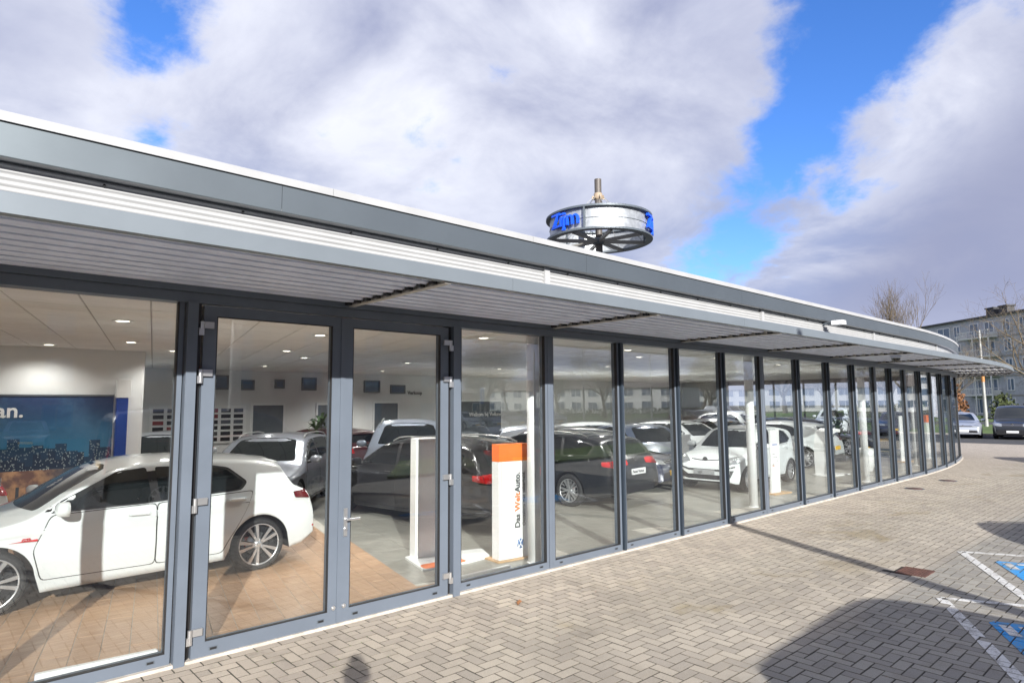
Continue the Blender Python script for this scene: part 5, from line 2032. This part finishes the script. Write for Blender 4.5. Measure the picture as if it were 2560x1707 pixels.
def bay_symbol(c, label):
    c = Vector((*c, 0))
    def q(u, v):
        p = c + E1 * u + E2 * v
        return (p.x, p.y)
    blue = [q(.05, 0), q(.95, 0), q(1.0, .05), q(1.0, 1.0), q(0, 1.0), q(0, .05)]
    marking('bay_symbol', label, [blue], M['paintb'], .0030)
    wh = []
    def bar(a, b, w):
        a, b = Vector(a), Vector(b)
        d = (b - a).normalized()
        n = Vector((-d.y, d.x)) * w
        wh.append([q(*(a + n)), q(*(a - n)), q(*(b - n)), q(*(b + n))])
    bar((.62, .14), (.62, .26), .06)                      # head
    bar((.62, .30), (.58, .58), .045)
    bar((.58, .58), (.30, .58), .04)
    bar((.30, .58), (.20, .84), .04)
    bar((.60, .40), (.36, .42), .03)
    for i in range(9):
        a0, a1 = .6 + i * .42, .6 + (i + 1) * .42
        bar((.56 + .24 * math.cos(a0), .66 + .24 * math.sin(a0)), (.56 + .24 * math.cos(a1), .66 + .24 * math.sin(a1)), .03)
    bar((.10, .10), (.40, .10), .045)
    bar((.14, .2), (.14, .42), .03)
    marking('bay_pictogram', label.replace('blue painted square', 'white painted wheelchair sign'), wh, M['paintw'], .0062)
bay_symbol((10.20, 2.11), 'blue painted square in the farther disabled parking bay')
bay_symbol((7.41, 1.62), 'blue painted square in the nearer disabled parking bay')

# gully, covers, a fallen leaf
t = thing('gully_grate', 'rusty brown gully grate set in the brick paving', 'drain', (8.70, 2.47, -.004), .0)
mb = MB()
mb.box((0, 0, -.03), (.40, .03, .009))
mb.box((0, .29, -.03), (.40, .32, .009))
mb.box((0, .03, -.03), (.03, .29, .009))
mb.box((.37, .03, -.03), (.40, .29, .009))
mb.build('frame', [M['rust']], t)
gm_ = MB()
gm_.box((0, 0, -.02), (.340, .022, .006))
gme = gm_.mesh('grate_bar', [M['rust']])
for i in range(8):
    new('grate_bar', gme, t, (.03, .035 + i * .032, 0))
for i, (x, y, lab) in enumerate(((17.27, 5.0, 'small dark round cover in the paving nearer the glass posts'), (19.6, 4.9, 'small dark round cover farther along the glass front'))):
    t = thing('manhole_cover', lab, 'manhole cover', (x, y, .001), 0)
    mb = MB()
    mb.lathe([(0, .006), (.17, .006), (.172, .0)], 28)
    mb.build('lid', [M['rust']], t)
    mb = MB()
    mb.lathe([(.174, 0), (.176, .008), (.20, .008), (.204, .0)], 28)
    mb.build('rim', [M['flange']], t)
t = thing('fallen_leaf', 'dry brown leaf lying on the paving beyond the doors', 'leaf', (4.55, 4.95, .006), .7)
mb = MB()
mb.add([(0, 0, .0), (.05, .025, .018), (.11, .02, .008), (.13, 0, .02), (.10, -.03, .006), (.04, -.028, .022), (.06, 0, .004)],
       [(0, 6, 1), (1, 6, 2), (2, 6, 3), (3, 6, 4), (4, 6, 5), (5, 6, 0)])
mb.build('blade', [mat('dry_leaf', (0.30, 0.13, 0.05), .8)], t)
mb = MB()
mb.tube((0, 0, 0), (-.04, .005, .005), .002, n=5)
mb.build('stalk', [M['bark']], t)
# tufts of weeds in the joints
mb = MB()
r3 = random.Random(4)
for i in range(46):
    x, y = r3.uniform(1.2, 6.5), r3.uniform(4.3, 5.6)
    x, y = round(x / U) * U + X0 % U, round(y / U) * U + (ystart % U)
    for q in range(4):
        a = r3.uniform(0, 2 * PI)
        l = r3.uniform(.006, .016)
        mb.add([(x - .002, y, -.004), (x + .002, y, -.004), (x + l * math.cos(a), y + l * math.sin(a), .006)], [(0, 1, 2)])
o = tag(mb.build('joint_weeds', [M['grassm']]), 'tiny green weeds growing in the brick joints by the doors', 'weeds', kind='stuff')

# ------------------------------------------------------------------ the ring sign on the roof
RC = Vector((18.89, 15.76, 0))
RZ = 8.73
RR = 2.0
t = thing('rooftop_ring_sign', 'galvanised ring with blue letters hung from a mast on the roof', 'sign', (RC.x, RC.y, 4.03))
def zr(z):
    return z - 4.03
mb = MB()
mb.tube((0, 0, 0), (0, 0, zr(10.78)), .135, n=24)
mb.build('mast', [M['mast']], t)
mb = MB()
mb.lathe([(.136, zr(9.95)), (.165, zr(9.97)), (.165, zr(10.20)), (.136, zr(10.22))], 24)
for i in range(8):
    a = 2 * PI * i / 8 + .2
    mb.frame((0, 0, 0), (math.cos(a), math.sin(a), 0), (-math.sin(a), math.cos(a), 0), (0, 0, 1), (.16, -.012, zr(9.98)), (.25, .012, zr(10.10)))
mb.build('collar', [mat('collar_tan', (0.36, 0.28, 0.20), .6)], t)
HB = .42
mb = MB()
mb.lathe([(RR - .10, zr(RZ - HB)), (RR - .10, zr(RZ + HB))], 96)
mb.lathe([(RR - .108, zr(RZ - HB)), (RR - .108, zr(RZ + HB))], 96)
mb.build('ring_band', [M['galv']], t)
mb = MB()
for z in (RZ - HB, RZ + HB):
    mb.lathe([(RR - .22, zr(z) - .035), (RR + .05, zr(z) - .035), (RR + .05, zr(z) + .035), (RR - .22, zr(z) + .035), (RR - .22, zr(z) - .035)], 96, smooth=False)
mb.build('flange', [M['flange']], t)
mb = MB()
for i in range(3):
    a = rad(205 + 120 * i)
    for r0, r1 in ((RR - .10, RR + .04), (RR - .21, RR - .108)):
        mb.frame((0, 0, 0), (math.cos(a), math.sin(a), 0), (-math.sin(a), math.cos(a), 0), (0, 0, 1), (r0, -.03, zr(RZ - HB + .035)), (r1, .03, zr(RZ + HB - .035)))
mb.build('rib', [M['flange']], t)
sm_ = MB()
sm_.frame((0, 0, 0), (1, 0, 0), (0, 1, 0), (0, 0, 1), (.13, -.05, -.075), (RR - .20, .05, .045))
spoke = sm_.mesh('spoke', [mat('spoke_grey', (0.27, 0.26, 0.24), .5, .2)])
for i in range(8):
    new('spoke', spoke, t, (0, 0, zr(RZ - HB)), (0, 0, 2 * PI * i / 8 + .16))
mb = MB()
mb.lathe([(0, zr(RZ - HB - .14)), (.20, zr(RZ - HB - .12)), (.20, zr(RZ - HB + .08)), (.136, zr(RZ - HB + .12))], 20)
mb.build('hub', [M['flange']], t)
for i in range(8):
    a = 2 * PI * i / 8 + .2
    mb = MB()
    mb.tube((.22 * math.cos(a), .22 * math.sin(a), zr(10.05)), ((RR - .18) * math.cos(a), (RR - .18) * math.sin(a), zr(RZ - HB)), .011, n=5)
    mb.build('cable', [M['pole']], t)
mb = MB()
for i in range(96):
    a0, a1 = 2 * PI * i / 96, 2 * PI * (i + 1) / 96
    mb.tube(((RR - .09) * math.cos(a0), (RR - .09) * math.sin(a0), zr(RZ)), ((RR - .09) * math.cos(a1), (RR - .09) * math.sin(a1), zr(RZ)), .011, n=4, caps=False)
mb.build('seam', [M['flange']], t)
for az0 in (181, 301, 61):
    me = text_mesh('Zijm', .78, .0, .006, 'CENTER', .94)
    bm = bmesh.new()
    bm.from_mesh(me)
    bmesh.ops.remove_doubles(bm, verts=bm.verts, dist=.0005)
    ext = bmesh.ops.extrude_face_region(bm, geom=bm.faces[:])
    vs = [v for v in ext['geom'] if isinstance(v, bmesh.types.BMVert)]
    for v in vs:
        v.co.z += .11
    bmesh.ops.recalc_face_normals(bm, faces=bm.faces)
    for v in bm.verts:
        a = rad(az0) + v.co.x / RR
        r = RR - .03 + v.co.z
        v.co = (r * math.cos(a), r * math.sin(a), zr(RZ) - .20 + v.co.y)
    bm.to_mesh(me)
    bm.free()
    me.materials.clear()
    me.materials.append(M['blueletter'])
    for f in me.polygons:
        f.use_smooth = False
    new('lettering', me, t)

mb = MB()
for i in range(22):
    s = -1.2 + i * 1.05
    ux, uy, uz = axes_at(s)
    mb.tube(pt(s, .012, 3.735), pt(s, .03, 3.735), .011, n=6)
o = mb.build('fixing_screw', [M['dark']], show)
o['kind'] = 'stuff'
# security lamp on the eave and dome camera under the canopy
t = thing('floodlight', 'small white box lamp fixed under the eave', 'lamp', (14.3, 5.55, 3.70))
mb = MB()
mb.bbox((-.10, -.30, -.02), (.10, -.06, .07), .008)
mb.build('housing', [M['whiteplas']], t)
mb = MB()
mb.box((-.03, -.06, .0), (.03, .145, .05))
mb.build('arm', [M['flange']], t)
t = thing('dome_camera', 'small grey dome camera hanging under the canopy slats', 'camera', (14.9, 4.50, 3.0))
mb = MB()
mb.lathe([(0, .0), (.10, 0), (.10, -.05), (.085, -.06)], 20)
mb.build('mount', [M['slat']], t)
mb = MB()
mb.lathe([(.085, -.06), (.08, -.09), (.055, -.125), (0, -.14)], 20)
mb.build('dome', [M['carglass']], t)

# ------------------------------------------------------------------ trees
def tube_chain(mb, pts, radii, n):
    ring0 = None
    vs, fs = [], []
    prev_a = None
    for i, (p, r) in enumerate(zip(pts, radii)):
        d = (pts[min(i + 1, len(pts) - 1)] - pts[max(i - 1, 0)])
        if d.length < 1e-6:
            d = Vector((0, 0, 1))
        d.normalize()
        a = (prev_a - d * prev_a.dot(d)) if prev_a else d.orthogonal()
        a = a.normalized() if a.length > 1e-5 else d.orthogonal().normalized()
        prev_a = a
        b = d.cross(a)
        for k in range(n):
            t = 2 * PI * k / n
            vs.append(p + a * r * math.cos(t) + b * r * math.sin(t))
    for i in range(len(pts) - 1):
        for k in range(n):
            fs.append((i * n + k, i * n + (k + 1) % n, (i + 1) * n + (k + 1) % n, (i + 1) * n + k))
    mb.add(vs, fs, True)
def bare_tree_meshes(seed, h, spread, depth=5, upright=.35, thick=1.0, tmin=.004):
    r = random.Random(seed)
    tm, cm = MB(), MB()
    def grow(p, d, ln, rad_, lv):
        n = 4 if lv < 3 else 3
        pts, rs = [p.copy()], [rad_]
        q = p.copy()
        for i in range(n):
            d = (d + Vector((r.gauss(0, .12), r.gauss(0, .12), r.gauss(0, .08) + upright * .10 * (lv > 0)))).normalized()
            q = q + d * ln / n
            pts.append(q.copy())
            rs.append(rad_ * (1 - .45 * (i + 1) / n) if lv < depth else max(tmin, rad_ * (1 - .8 * (i + 1) / n)))
        tube_chain(tm if lv < 2 else cm, pts, rs, 7 if lv == 0 else 5 if lv < 3 else 3)
        if lv >= depth:
            return
        k = 5 if lv == 0 else r.choice((3, 4)) if lv < 3 else r.choice((3, 4))
        for i in range(k):
            t = r.uniform(.45, 1.0) if lv > 0 else r.uniform(.55, 1.0)
            idx = min(n - 1, int(t * n))
            f = t * n - idx
            b = pts[idx].lerp(pts[idx + 1], min(1, f))
            az = 2 * PI * (i + r.random() * .6) / k
            side = d.orthogonal().normalized()
            side = Matrix.Rotation(az, 3, d) @ side
            nd = (d * r.uniform(.55, .95) + side * r.uniform(.45, .95) * spread + Vector((0, 0, upright * .5))).normalized()
            grow(b, nd, ln * r.uniform(.58, .80), rs[idx] * r.uniform(.50, .66), lv + 1)
        if lv < 3:
            grow(pts[-1], (d + Vector((r.gauss(0, .1), r.gauss(0, .1), .1))).normalized(), ln * .75, rs[-1] * .85, lv + 1)
    grow(Vector((0, 0, -.05)), Vector((0, 0, 1)), h * .34, h * .020 * thick, 0)
    return tm.mesh('trunk', [M['bark']], fix=False), cm.mesh('crown', [M['twig']], fix=False)
TREES = [bare_tree_meshes(5, 10, .85, 5), bare_tree_meshes(8, 9, 1.0, 5, .2), bare_tree_meshes(13, 11, .5, 5, .7), bare_tree_meshes(8, 9, .85, 5, .35, 1.6, .018)]
def tree(label, x, y, k, s, rz=0.0, group=None, z=-.05):
    t = thing('bare_tree', label, 'tree', (x, y, z), rz, group)
    t.scale = (s, s, s)
    new('trunk', TREES[k][0], t)
    new('crown', TREES[k][1], t)
    return t
tree('bare tree with upright twigs rising behind the far end of the roof', 55.5, 15.6, 2, 1.05, .4)
tree('smaller bare tree between the roof end and the grey apartment block', 62.5, 16.2, 0, .82, 1.9)
tree('bare tree with a mossy trunk before the apartment block at the frame edge', 57.5, 8.4, 1, 1.25, 2.4)
tree('bare tree in front of the apartment block balconies', 80.0, 19.5, 0, .9, 4.0)

# ------------------------------------------------------------------ apartment block on the right
ab = thing('apartment_block', 'long grey brick apartment block of five storeys with white windows', 'building', (110.3, 17.25, -.05), math.atan2(15.2, 12.0))
# local x runs along the front away from the camera; local -y... front face at y=0, the block behind it
LX0, LX1, DEP, HT = -22.0, 22.0, 11.0, 14.3
mb = MB()
mb.box((LX0, -DEP, 0), (LX1, 0, HT))
mb.build('wall', [M['brickgrey']], ab)
mb = MB()
mb.box((LX0 - .3, -DEP - .3, HT), (LX1 + .3, .35, HT + .28))
mb.build('roof_edge', [M['roofdark']], ab)
for z in (2.9, 5.7, 8.5, 11.3):
    mb = MB()
    mb.box((LX0, .0, z - .12), (LX1, .04, z + .10))
    mb.build('floor_band', [mat('concrete_band', (0.30, 0.29, 0.28), .8, var=.1)], ab)
def win_frame(w, h):
    mb = MB()
    b = .10
    mb.box((-w / 2, .0, 0), (w / 2, .07, b))
    mb.box((-w / 2, .0, h - b), (w / 2, .07, h))
    mb.box((-w / 2, .0, b), (-w / 2 + b, .07, h - b))
    mb.box((w / 2 - b, .0, b), (w / 2, .07, h - b))
    mb.box((-.05, .0, b), (.05, .07, h - b))
    f = mb.mesh('window', [M['whiteprint']])
    mb = MB()
    mb.box((-w / 2 + b, .005, b), (w / 2 - b, .03, h - b))
    return f, mb.mesh('pane', [M['winfar']])
WF = {'n': win_frame(1.25, 1.75), 'w': win_frame(2.7, 1.75), 'd': win_frame(1.7, 2.2)}
colsx = [(-20, 'w'), (-16.5, 'n'), (-13.4, 'w'), (-9.8, 'n'), (-6.6, 'n'), (-3.6, 'w'), (.2, 'n'), (3.0, 'n'), (6.0, 'd'), (8.8, 'd'), (12.2, 'n'), (15.0, 'w'), (18.8, 'n')]
for fl_i in range(5):
    z = fl_i * 2.8
    for x, kx in colsx:
        f, p = WF[kx]
        o = new('window', f, ab, (x, 0.0, z + (.75 if kx != 'd' else .3)))
        new('pane', p, o)
        if kx == 'd' and fl_i > 0 and x < 7:
            mb = MB()
            mb.box((4.6, .05, z + .08), (10.3, 1.5, z + .24))
            mb.box((4.6, 1.44, z + 1.12), (10.3, 1.5, z + 1.2))
            for q in range(20):
                xx = 4.6 + q * .295
                mb.box((xx, 1.455, z + .24), (xx + .05, 1.49, z + 1.12))
            for xx in (4.6, 10.22):
                mb.box((xx, .05, z + 1.12), (xx + .08, 1.44, z + 1.2))
                mb.box((xx, .05, z + .24), (xx + .04, 1.44, z + .9))
            mb.build('balcony', [M['white_house']], ab)
for x in (4.5, 7.45, 10.4):
    mb = MB()
    mb.box((x - .07, 1.52, 0), (x + .07, 1.66, 11.9))
    mb.build('balcony_post', [M['white_house']], ab)
for x in (5.6, 8.0):
    mb = MB()
    mb.box((x - .7, -3.2, HT + .28), (x + .7, -2.0, HT + 1.55))
    c = mb.build('chimney', [M['roofdark']], ab)
    mb = MB()
    mb.box((x - .85, -3.3, HT + 1.551), (x + .85, -1.9, HT + 1.75))
    mb.build('chimney_cap', [M['roofdark']], c)
# low parts at the foot: bushes
def bush(label, x, y, rx, ry, h, m_, seed, group=None):
    t = thing('bush', label, 'bush', (x, y, -.05), 0, group)
    r = random.Random(seed)
    mb = MB()
    n = int(260 + 500 * rx * h / 10)
    for i in range(n):
        a, e, q = r.uniform(0, 2 * PI), r.uniform(0, PI / 2), r.uniform(.55, 1.0)
        lump = 1 + .22 * math.sin(3 * a + seed) * math.cos(2 * e)
        c = Vector((rx * q * lump * math.cos(a) * math.cos(e), ry * q * lump * math.sin(a) * math.cos(e), h * q * lump * math.sin(e) + .05))
        d = Vector((r.gauss(0, 1), r.gauss(0, 1), r.gauss(0, .6))).normalized()
        s = r.uniform(.06, .14) * (h**.5)
        o1 = d.orthogonal().normalized() * s
        o2 = d.cross(o1).normalized() * s * .7
        mb.add([c - o1, c + o2, c + o1, c - o2], [(0, 1, 2, 3)])
    f = mb.build('foliage', [m_], t, fix=False)
    f['kind'] = 'stuff'
    mb = MB()
    for i in range(7):
        a = 2 * PI * i / 7
        mb.tube((0, 0, -.02), (rx * .6 * math.cos(a), ry * .6 * math.sin(a), h * .7), .035, .015, 5)
    mb.build('stems', [M['bark']], t)
for i, (x, y, rx, ry, h, m_, lab) in enumerate(((88, 25.2, 4.5, 1.8, 3.0, 'bushm', 'dark green bush left of the lamp post'), (93, 22.0, 2.6, 1.8, 3.6, 'bushr', 'rusty yellow bush before the ground floor balcony'), (95, 17.5, 3.4, 1.8, 2.6, 'bushm', 'green bush right of the lamp post'),
                               (97, 14.5, 2.4, 1.6, 3.2, 'bushr', 'reddish bare bush by the ground floor windows'), (99, 12.0, 3.0, 1.3, 1.7, 'bushm', 'low dark bush behind the dark van'), (84, 29, 3.5, 1.6, 2.0, 'bushm', 'dark bush farthest left before the apartment block'))):
    bush(lab, x, y, rx, ry, h, M[m_], i + 20, 'bushes before the apartment block')
# grass, road beyond
mb = MB()
mb.add([(47.5, -6, -.02), (70, -6, -.02), (70, 40, -.02), (47.5, 40, -.02)], [(0, 1, 2, 3)])
struct(mb.build('lawn', [M['grassm']]))
mb = MB()
mb.box((70, -30, -.06), (79, 60, -.03))
struct(mb.build('road', [M['asphalt']]))
mb = MB()
mb.add([(79, -30, -.02), (125, -30, -.02), (125, 60, -.02), (79, 60, -.02)], [(0, 1, 2, 3)])
struct(mb.build('front_lawn', [M['grassm']]))
mb = MB()
mb.box((47.2, -6, -.02), (47.5, 40, .10))
struct(mb.build('kerb', [M['concrete']]))
mb = MB()
mb.box((38, -3, .0005), (47.2, 24, .0035))
struct(mb.build('car_park', [M['asphalt']]))

def lamp_post(label, x, y, h, band=True, arm=True, group='street lamps and wire poles'):
    t = thing('lamp_post', label, 'lamp post', (x, y, -.05), 0, group)
    mb = MB()
    mb.tube((0, 0, 0), (0, 0, 1.2), .16, .15, 12)
    mb.tube((0, 0, 1.2), (0, 0, h), .14, .075, 12)
    mb.build('pole', [M['pole']], t)
    if band:
        mb = MB()
        mb.tube((0, 0, h * .46), (0, 0, h * .54), .128, .125, 12)
        mb.build('orange_band', [mat('orange_band', (0.50, 0.22, 0.07), .6)], t)
    if arm:
        mb = MB()
        mb.tube((0, 0, h - .1), (0, -1.3, h + .15), .04, .03, 8)
        mb.build('arm', [M['pole']], t)
        mb = MB()
        mb.bbox((-.12, -1.9, h + .08), (.12, -1.3, h + .2), .02)
        mb.build('lamp_head', [M['slat']], t)
    return t
lamp_post('tall pale lamp post with an orange band before the apartment block', 64.6, 13.15, 8.0, True, False)
tag_wires = None

# ------------------------------------------------------------------ cars outside
place_car('sedan', 'parked_saloon', 'silver saloon parked past the curved glass end facing the camera', 44.6, 10.35, 196, P['silver'], 'cars in the outside car park', plates=(M['plate_w'], None))
place_car('van', 'parked_van', 'dark grey delivery van parked at the right edge facing the camera', 44.6, 7.75, 186, P['darkgrey'], plates=(M['plate_w'], None))
place_car('hatch', 'parked_hatchback', 'dark blue hatchback seen through the curved glass end', 44.4, 13.6, 192, P['navy'], 'cars in the outside car park')
place_car('suv', 'parked_off_road_car', 'pale off road car seen through the glass left of the dark blue hatchback', 43.8, 17.0, 192, P['white'], 'cars in the outside car park')
# ------------------------------------------------------------------ what stands behind the camera and is mirrored in the glass
place_car('van', 'parked_van', 'dark grey van beside the camera whose shadow falls on the bay', 4.80, -2.52, 3, P['black'], sx=1.1)
place_car('hatch', 'parked_hatchback', 'black hatchback off the right edge shading the far paving', 27.6, 1.0, 298, P['black'], 'cars in the disabled bays')
place_car('estate', 'parked_estate_car', 'black estate car mirrored in the glass with its yellow plate', 11.9, -2.1, 298, P['black'], 'cars in the disabled bays')
ISL = [(9.5, -4.2), (24, -4.2), (27, -8.3), (12.5, -8.3)]
mb = MB()
mb.prism(ISL, lambda u, v, q: (u, v, q), -.06, .07)
struct(mb.build('grass_island', [M['grassm']]))
mb = MB()
mb.add([(-60, -3.9, -.004), (140, -3.9, -.004), (140, -40, -.004), (-60, -40, -.004)], [(0, 1, 2, 3)])
struct(mb.build('car_park_behind', [M['asphalt']]))
mb = MB()
mb.add([(-80, -40, -.003), (170, -40, -.003), (170, -200, -.003), (-80, -200, -.003)], [(0, 1, 2, 3)])
struct(mb.build('park_lawn', [M['grassm']]))
t = thing('parking_sign', 'blue parking sign on a grey post standing on the grass island', 'sign', (14.56, -6.2, .05), rad(-35))
mb = MB()
mb.tube((0, 0, 0), (0, 0, 2.6), .035, n=12)
mb.build('post', [M['pole']], t)
mb = MB()
mb.bbox((-.25, .038, 2.02), (.25, .055, 2.60), .006)
mb.build('blue_plate', [M['signblue']], t)
text_obj('lettering', 'P', .42, (.13, .0565, 2.20), (-1, 0, 0), (0, 0, 1), M['whiteprint'], t, .001, .006)
for i, (x, y, kd, pn, lab) in enumerate(((33.5, -31.5, 'hatch', 'white', 'white hatchback mirrored beyond the parking sign'), (36.3, -32, 'hatch', 'silver', 'silver hatchback mirrored beyond the parking sign'), (39.1, -32.5, 'estate', 'bluegrey', 'blue grey estate mirrored beyond the parking sign'),
                                   (42.2, -33, 'hatch', 'black', 'black hatchback mirrored beyond the parking sign'), (45.2, -33.5, 'suv', 'white', 'white off road car mirrored beyond the parking sign'),
                                   (10, -27, 'hatch', 'silver', 'silver hatchback mirrored before the brick building'), (13, -27, 'estate', 'white', 'white estate mirrored before the brick building'), (3.5, -27, 'hatch', 'bluegrey', 'blue grey hatchback mirrored before the brick building'),
                                   (50, -20, 'hatch', 'red', 'maroon hatchback mirrored in the far panes'), (53, -20, 'hatch', 'white', 'white hatchback mirrored in the far panes'), (56.2, -20, 'van', 'white', 'white van mirrored in the far panes'))):
    place_car(kd, 'parked_' + {'hatch': 'hatchback', 'estate': 'estate_car', 'suv': 'off_road_car', 'van': 'van'}[kd], lab, x, y, 95, P[pn], 'cars parked across the lot')
WFD = win_frame(1.6, 1.5)
WFD[0].materials[0] = M['flange']
def plain_house(name, label, x, y, rz, L_, D, H, wallm, floors, nwin, roof=None, group=None, dark=False):
    t = thing(name, label, 'building', (x, y, -.05), rz, group)
    mb = MB()
    mb.box((0, -D, 0), (L_, 0, H))
    mb.build('wall', [wallm], t)
    mb = MB()
    if roof:
        mb.prism([(-D - .4, H), (.4, H), (-D / 2, H + roof)], lambda u, v, q: (q, u, v), -.3, L_ + .3)
    else:
        mb.box((-.2, -D - .2, H + .001), (L_ + .2, .2, H + .3))
    mb.build('roof', [M['roof_tile']], t)
    f, p = WFD if dark else WF['w']
    for k in range(floors):
        for i in range(nwin):
            o = new('window', f, t, (L_ * (i + .5) / nwin, 0, .8 + k * 2.9))
            new('pane', p, o)
    return t
plain_house('brick_building', 'dark brown brick building mirrored in the doors', -42, -38, 0, 79, 12, 9.6, M['brickbrown'], 3, 14, dark=True)
plain_house('terraced_house', 'white terrace with a dark pitched roof mirrored in the middle panes', 108, -128, rad(87), 66, 9, 5.4, M['white_house'], 2, 14, 2.6, 'terraces across the lot')
plain_house('terraced_house', 'white terrace with a dark pitched roof mirrored in the farther panes', 152, -92, rad(87), 64, 9, 5.4, M['white_house'], 2, 16, 2.6, 'terraces across the lot')
plain_house('flat_roofed_hall', 'low brown hall with a flat roof mirrored behind the poles', 62, -95, rad(6), 26, 10, 4.4, M['brickbrown'], 1, 4)
plain_house('apartment_slab', 'pale apartment slab mirrored near the end of the glass', 190, -40, rad(88), 50, 10, 13, M['white_house'], 5, 10)
for i, (x, y, k, s, lab) in enumerate(((38.9, -36.5, 3, 1.15, 'wide bare tree mirrored beside the blue parking sign'), (64, -66, 3, 1.2, 'bare tree mirrored left of the terrace'), (80, -78, 2, .95, 'upright bare tree mirrored before the terrace'), (98, -82, 3, 1.3, 'bare tree mirrored at the middle of the terrace'),
                                       (118, -80, 3, 1.3, 'broad bare tree mirrored at the right of the terrace'), (140, -72, 2, 1.0, 'bare tree mirrored between the two terraces'), (165, -66, 3, 1.4, 'bare tree mirrored before the farther terrace'), (60, -110, 2, 1.3, 'tall bare tree mirrored behind the flat hall'),
                                       (72, -48, 3, 1.25, 'thick bare tree mirrored among the poles'), (86, -40, 3, 1.3, 'thick bare tree mirrored just right of the poles'), (104, -52, 3, 1.5, 'tall thick bare tree mirrored before the white terrace'), (120, -44, 3, 1.5, 'tall bare tree mirrored between the second car and the terrace'), (92, -24, 3, 1.2, 'bare tree mirrored in the far narrow panes'), (134, -30, 3, 1.5, 'bare tree mirrored before the pale apartment slab'))):
    tree(lab, x, y, k, s, i * 1.3, 'bare trees across the lot', -.003)
for i, (x, y, h, lab) in enumerate(((43, -40, 8.5, 'grey pole mirrored left of the flat hall'), (49, -39, 8.0, 'grey pole mirrored in front of the flat hall'), (56, -38, 9, 'grey pole mirrored before the upright tree'), (72, -40, 9, 'grey pole mirrored before the terrace'), (90, -40, 9, 'grey pole mirrored right of the terrace'))):
    lamp_post(lab, x, y, h, False, i % 2 == 0, 'poles across the lot')
for i, (x, y, L_, lab) in enumerate(((56, -62, 90, 'clipped green hedge mirrored below the terrace'),)):
    t = thing('hedge', lab, 'hedge', (x, y, 0))
    r = random.Random(77)
    mb = MB()
    for q in range(4200):
        c = Vector((r.uniform(0, L_), r.uniform(-.6, .6), r.uniform(0, 1.2)))
        s = r.uniform(.08, .18)
        d = Vector((r.gauss(0, 1), r.gauss(0, 1), r.gauss(0, 1))).normalized()
        o1 = d.orthogonal().normalized() * s
        o2 = d.cross(o1).normalized() * s
        mb.add([c - o1, c + o2, c + o1, c - o2], [(0, 1, 2, 3)])
    f = mb.build('foliage', [M['bushm']], t, fix=False)
    f['kind'] = 'stuff'
# lamp post whose shadow crosses the paving to the dark post
sx_, sy_ = 10.05 - .4617 * 10.5, 5.5 - .887 * 10.5
lamp_post('lamp post behind the camera whose shadow crosses the paving', sx_, sy_, 6.5, False, False, 'poles across the lot')

# the photographer's own stand, known only by its shadow
t = thing('camera_stand', 'photographer stand whose shadow tip shows at the bottom edge', 'tripod', (-.03, -.35, 0))
mb = MB()
mb.tube((0, 0, 1.2), (0, 0, 2.08), .06, .045, 10)
mb.build('column', [M['black']], t)
for i in range(3):
    a = 2 * PI * i / 3 + .4
    mb = MB()
    mb.tube((0, 0, 1.55), (.42 * math.cos(a), .42 * math.sin(a), .0), .035, .02, 8)
    mb.build('leg', [M['black']], t)
mb = MB()
mb.bbox((-.09, -.06, 2.081), (.09, .06, 2.20), .02)
mb.build('camera_body', [M['black']], t)
mb = MB()
mb.bbox((-.045, -.045, 2.201), (.045, .045, 2.27), .015)
mb.build('finder', [M['black']], t)
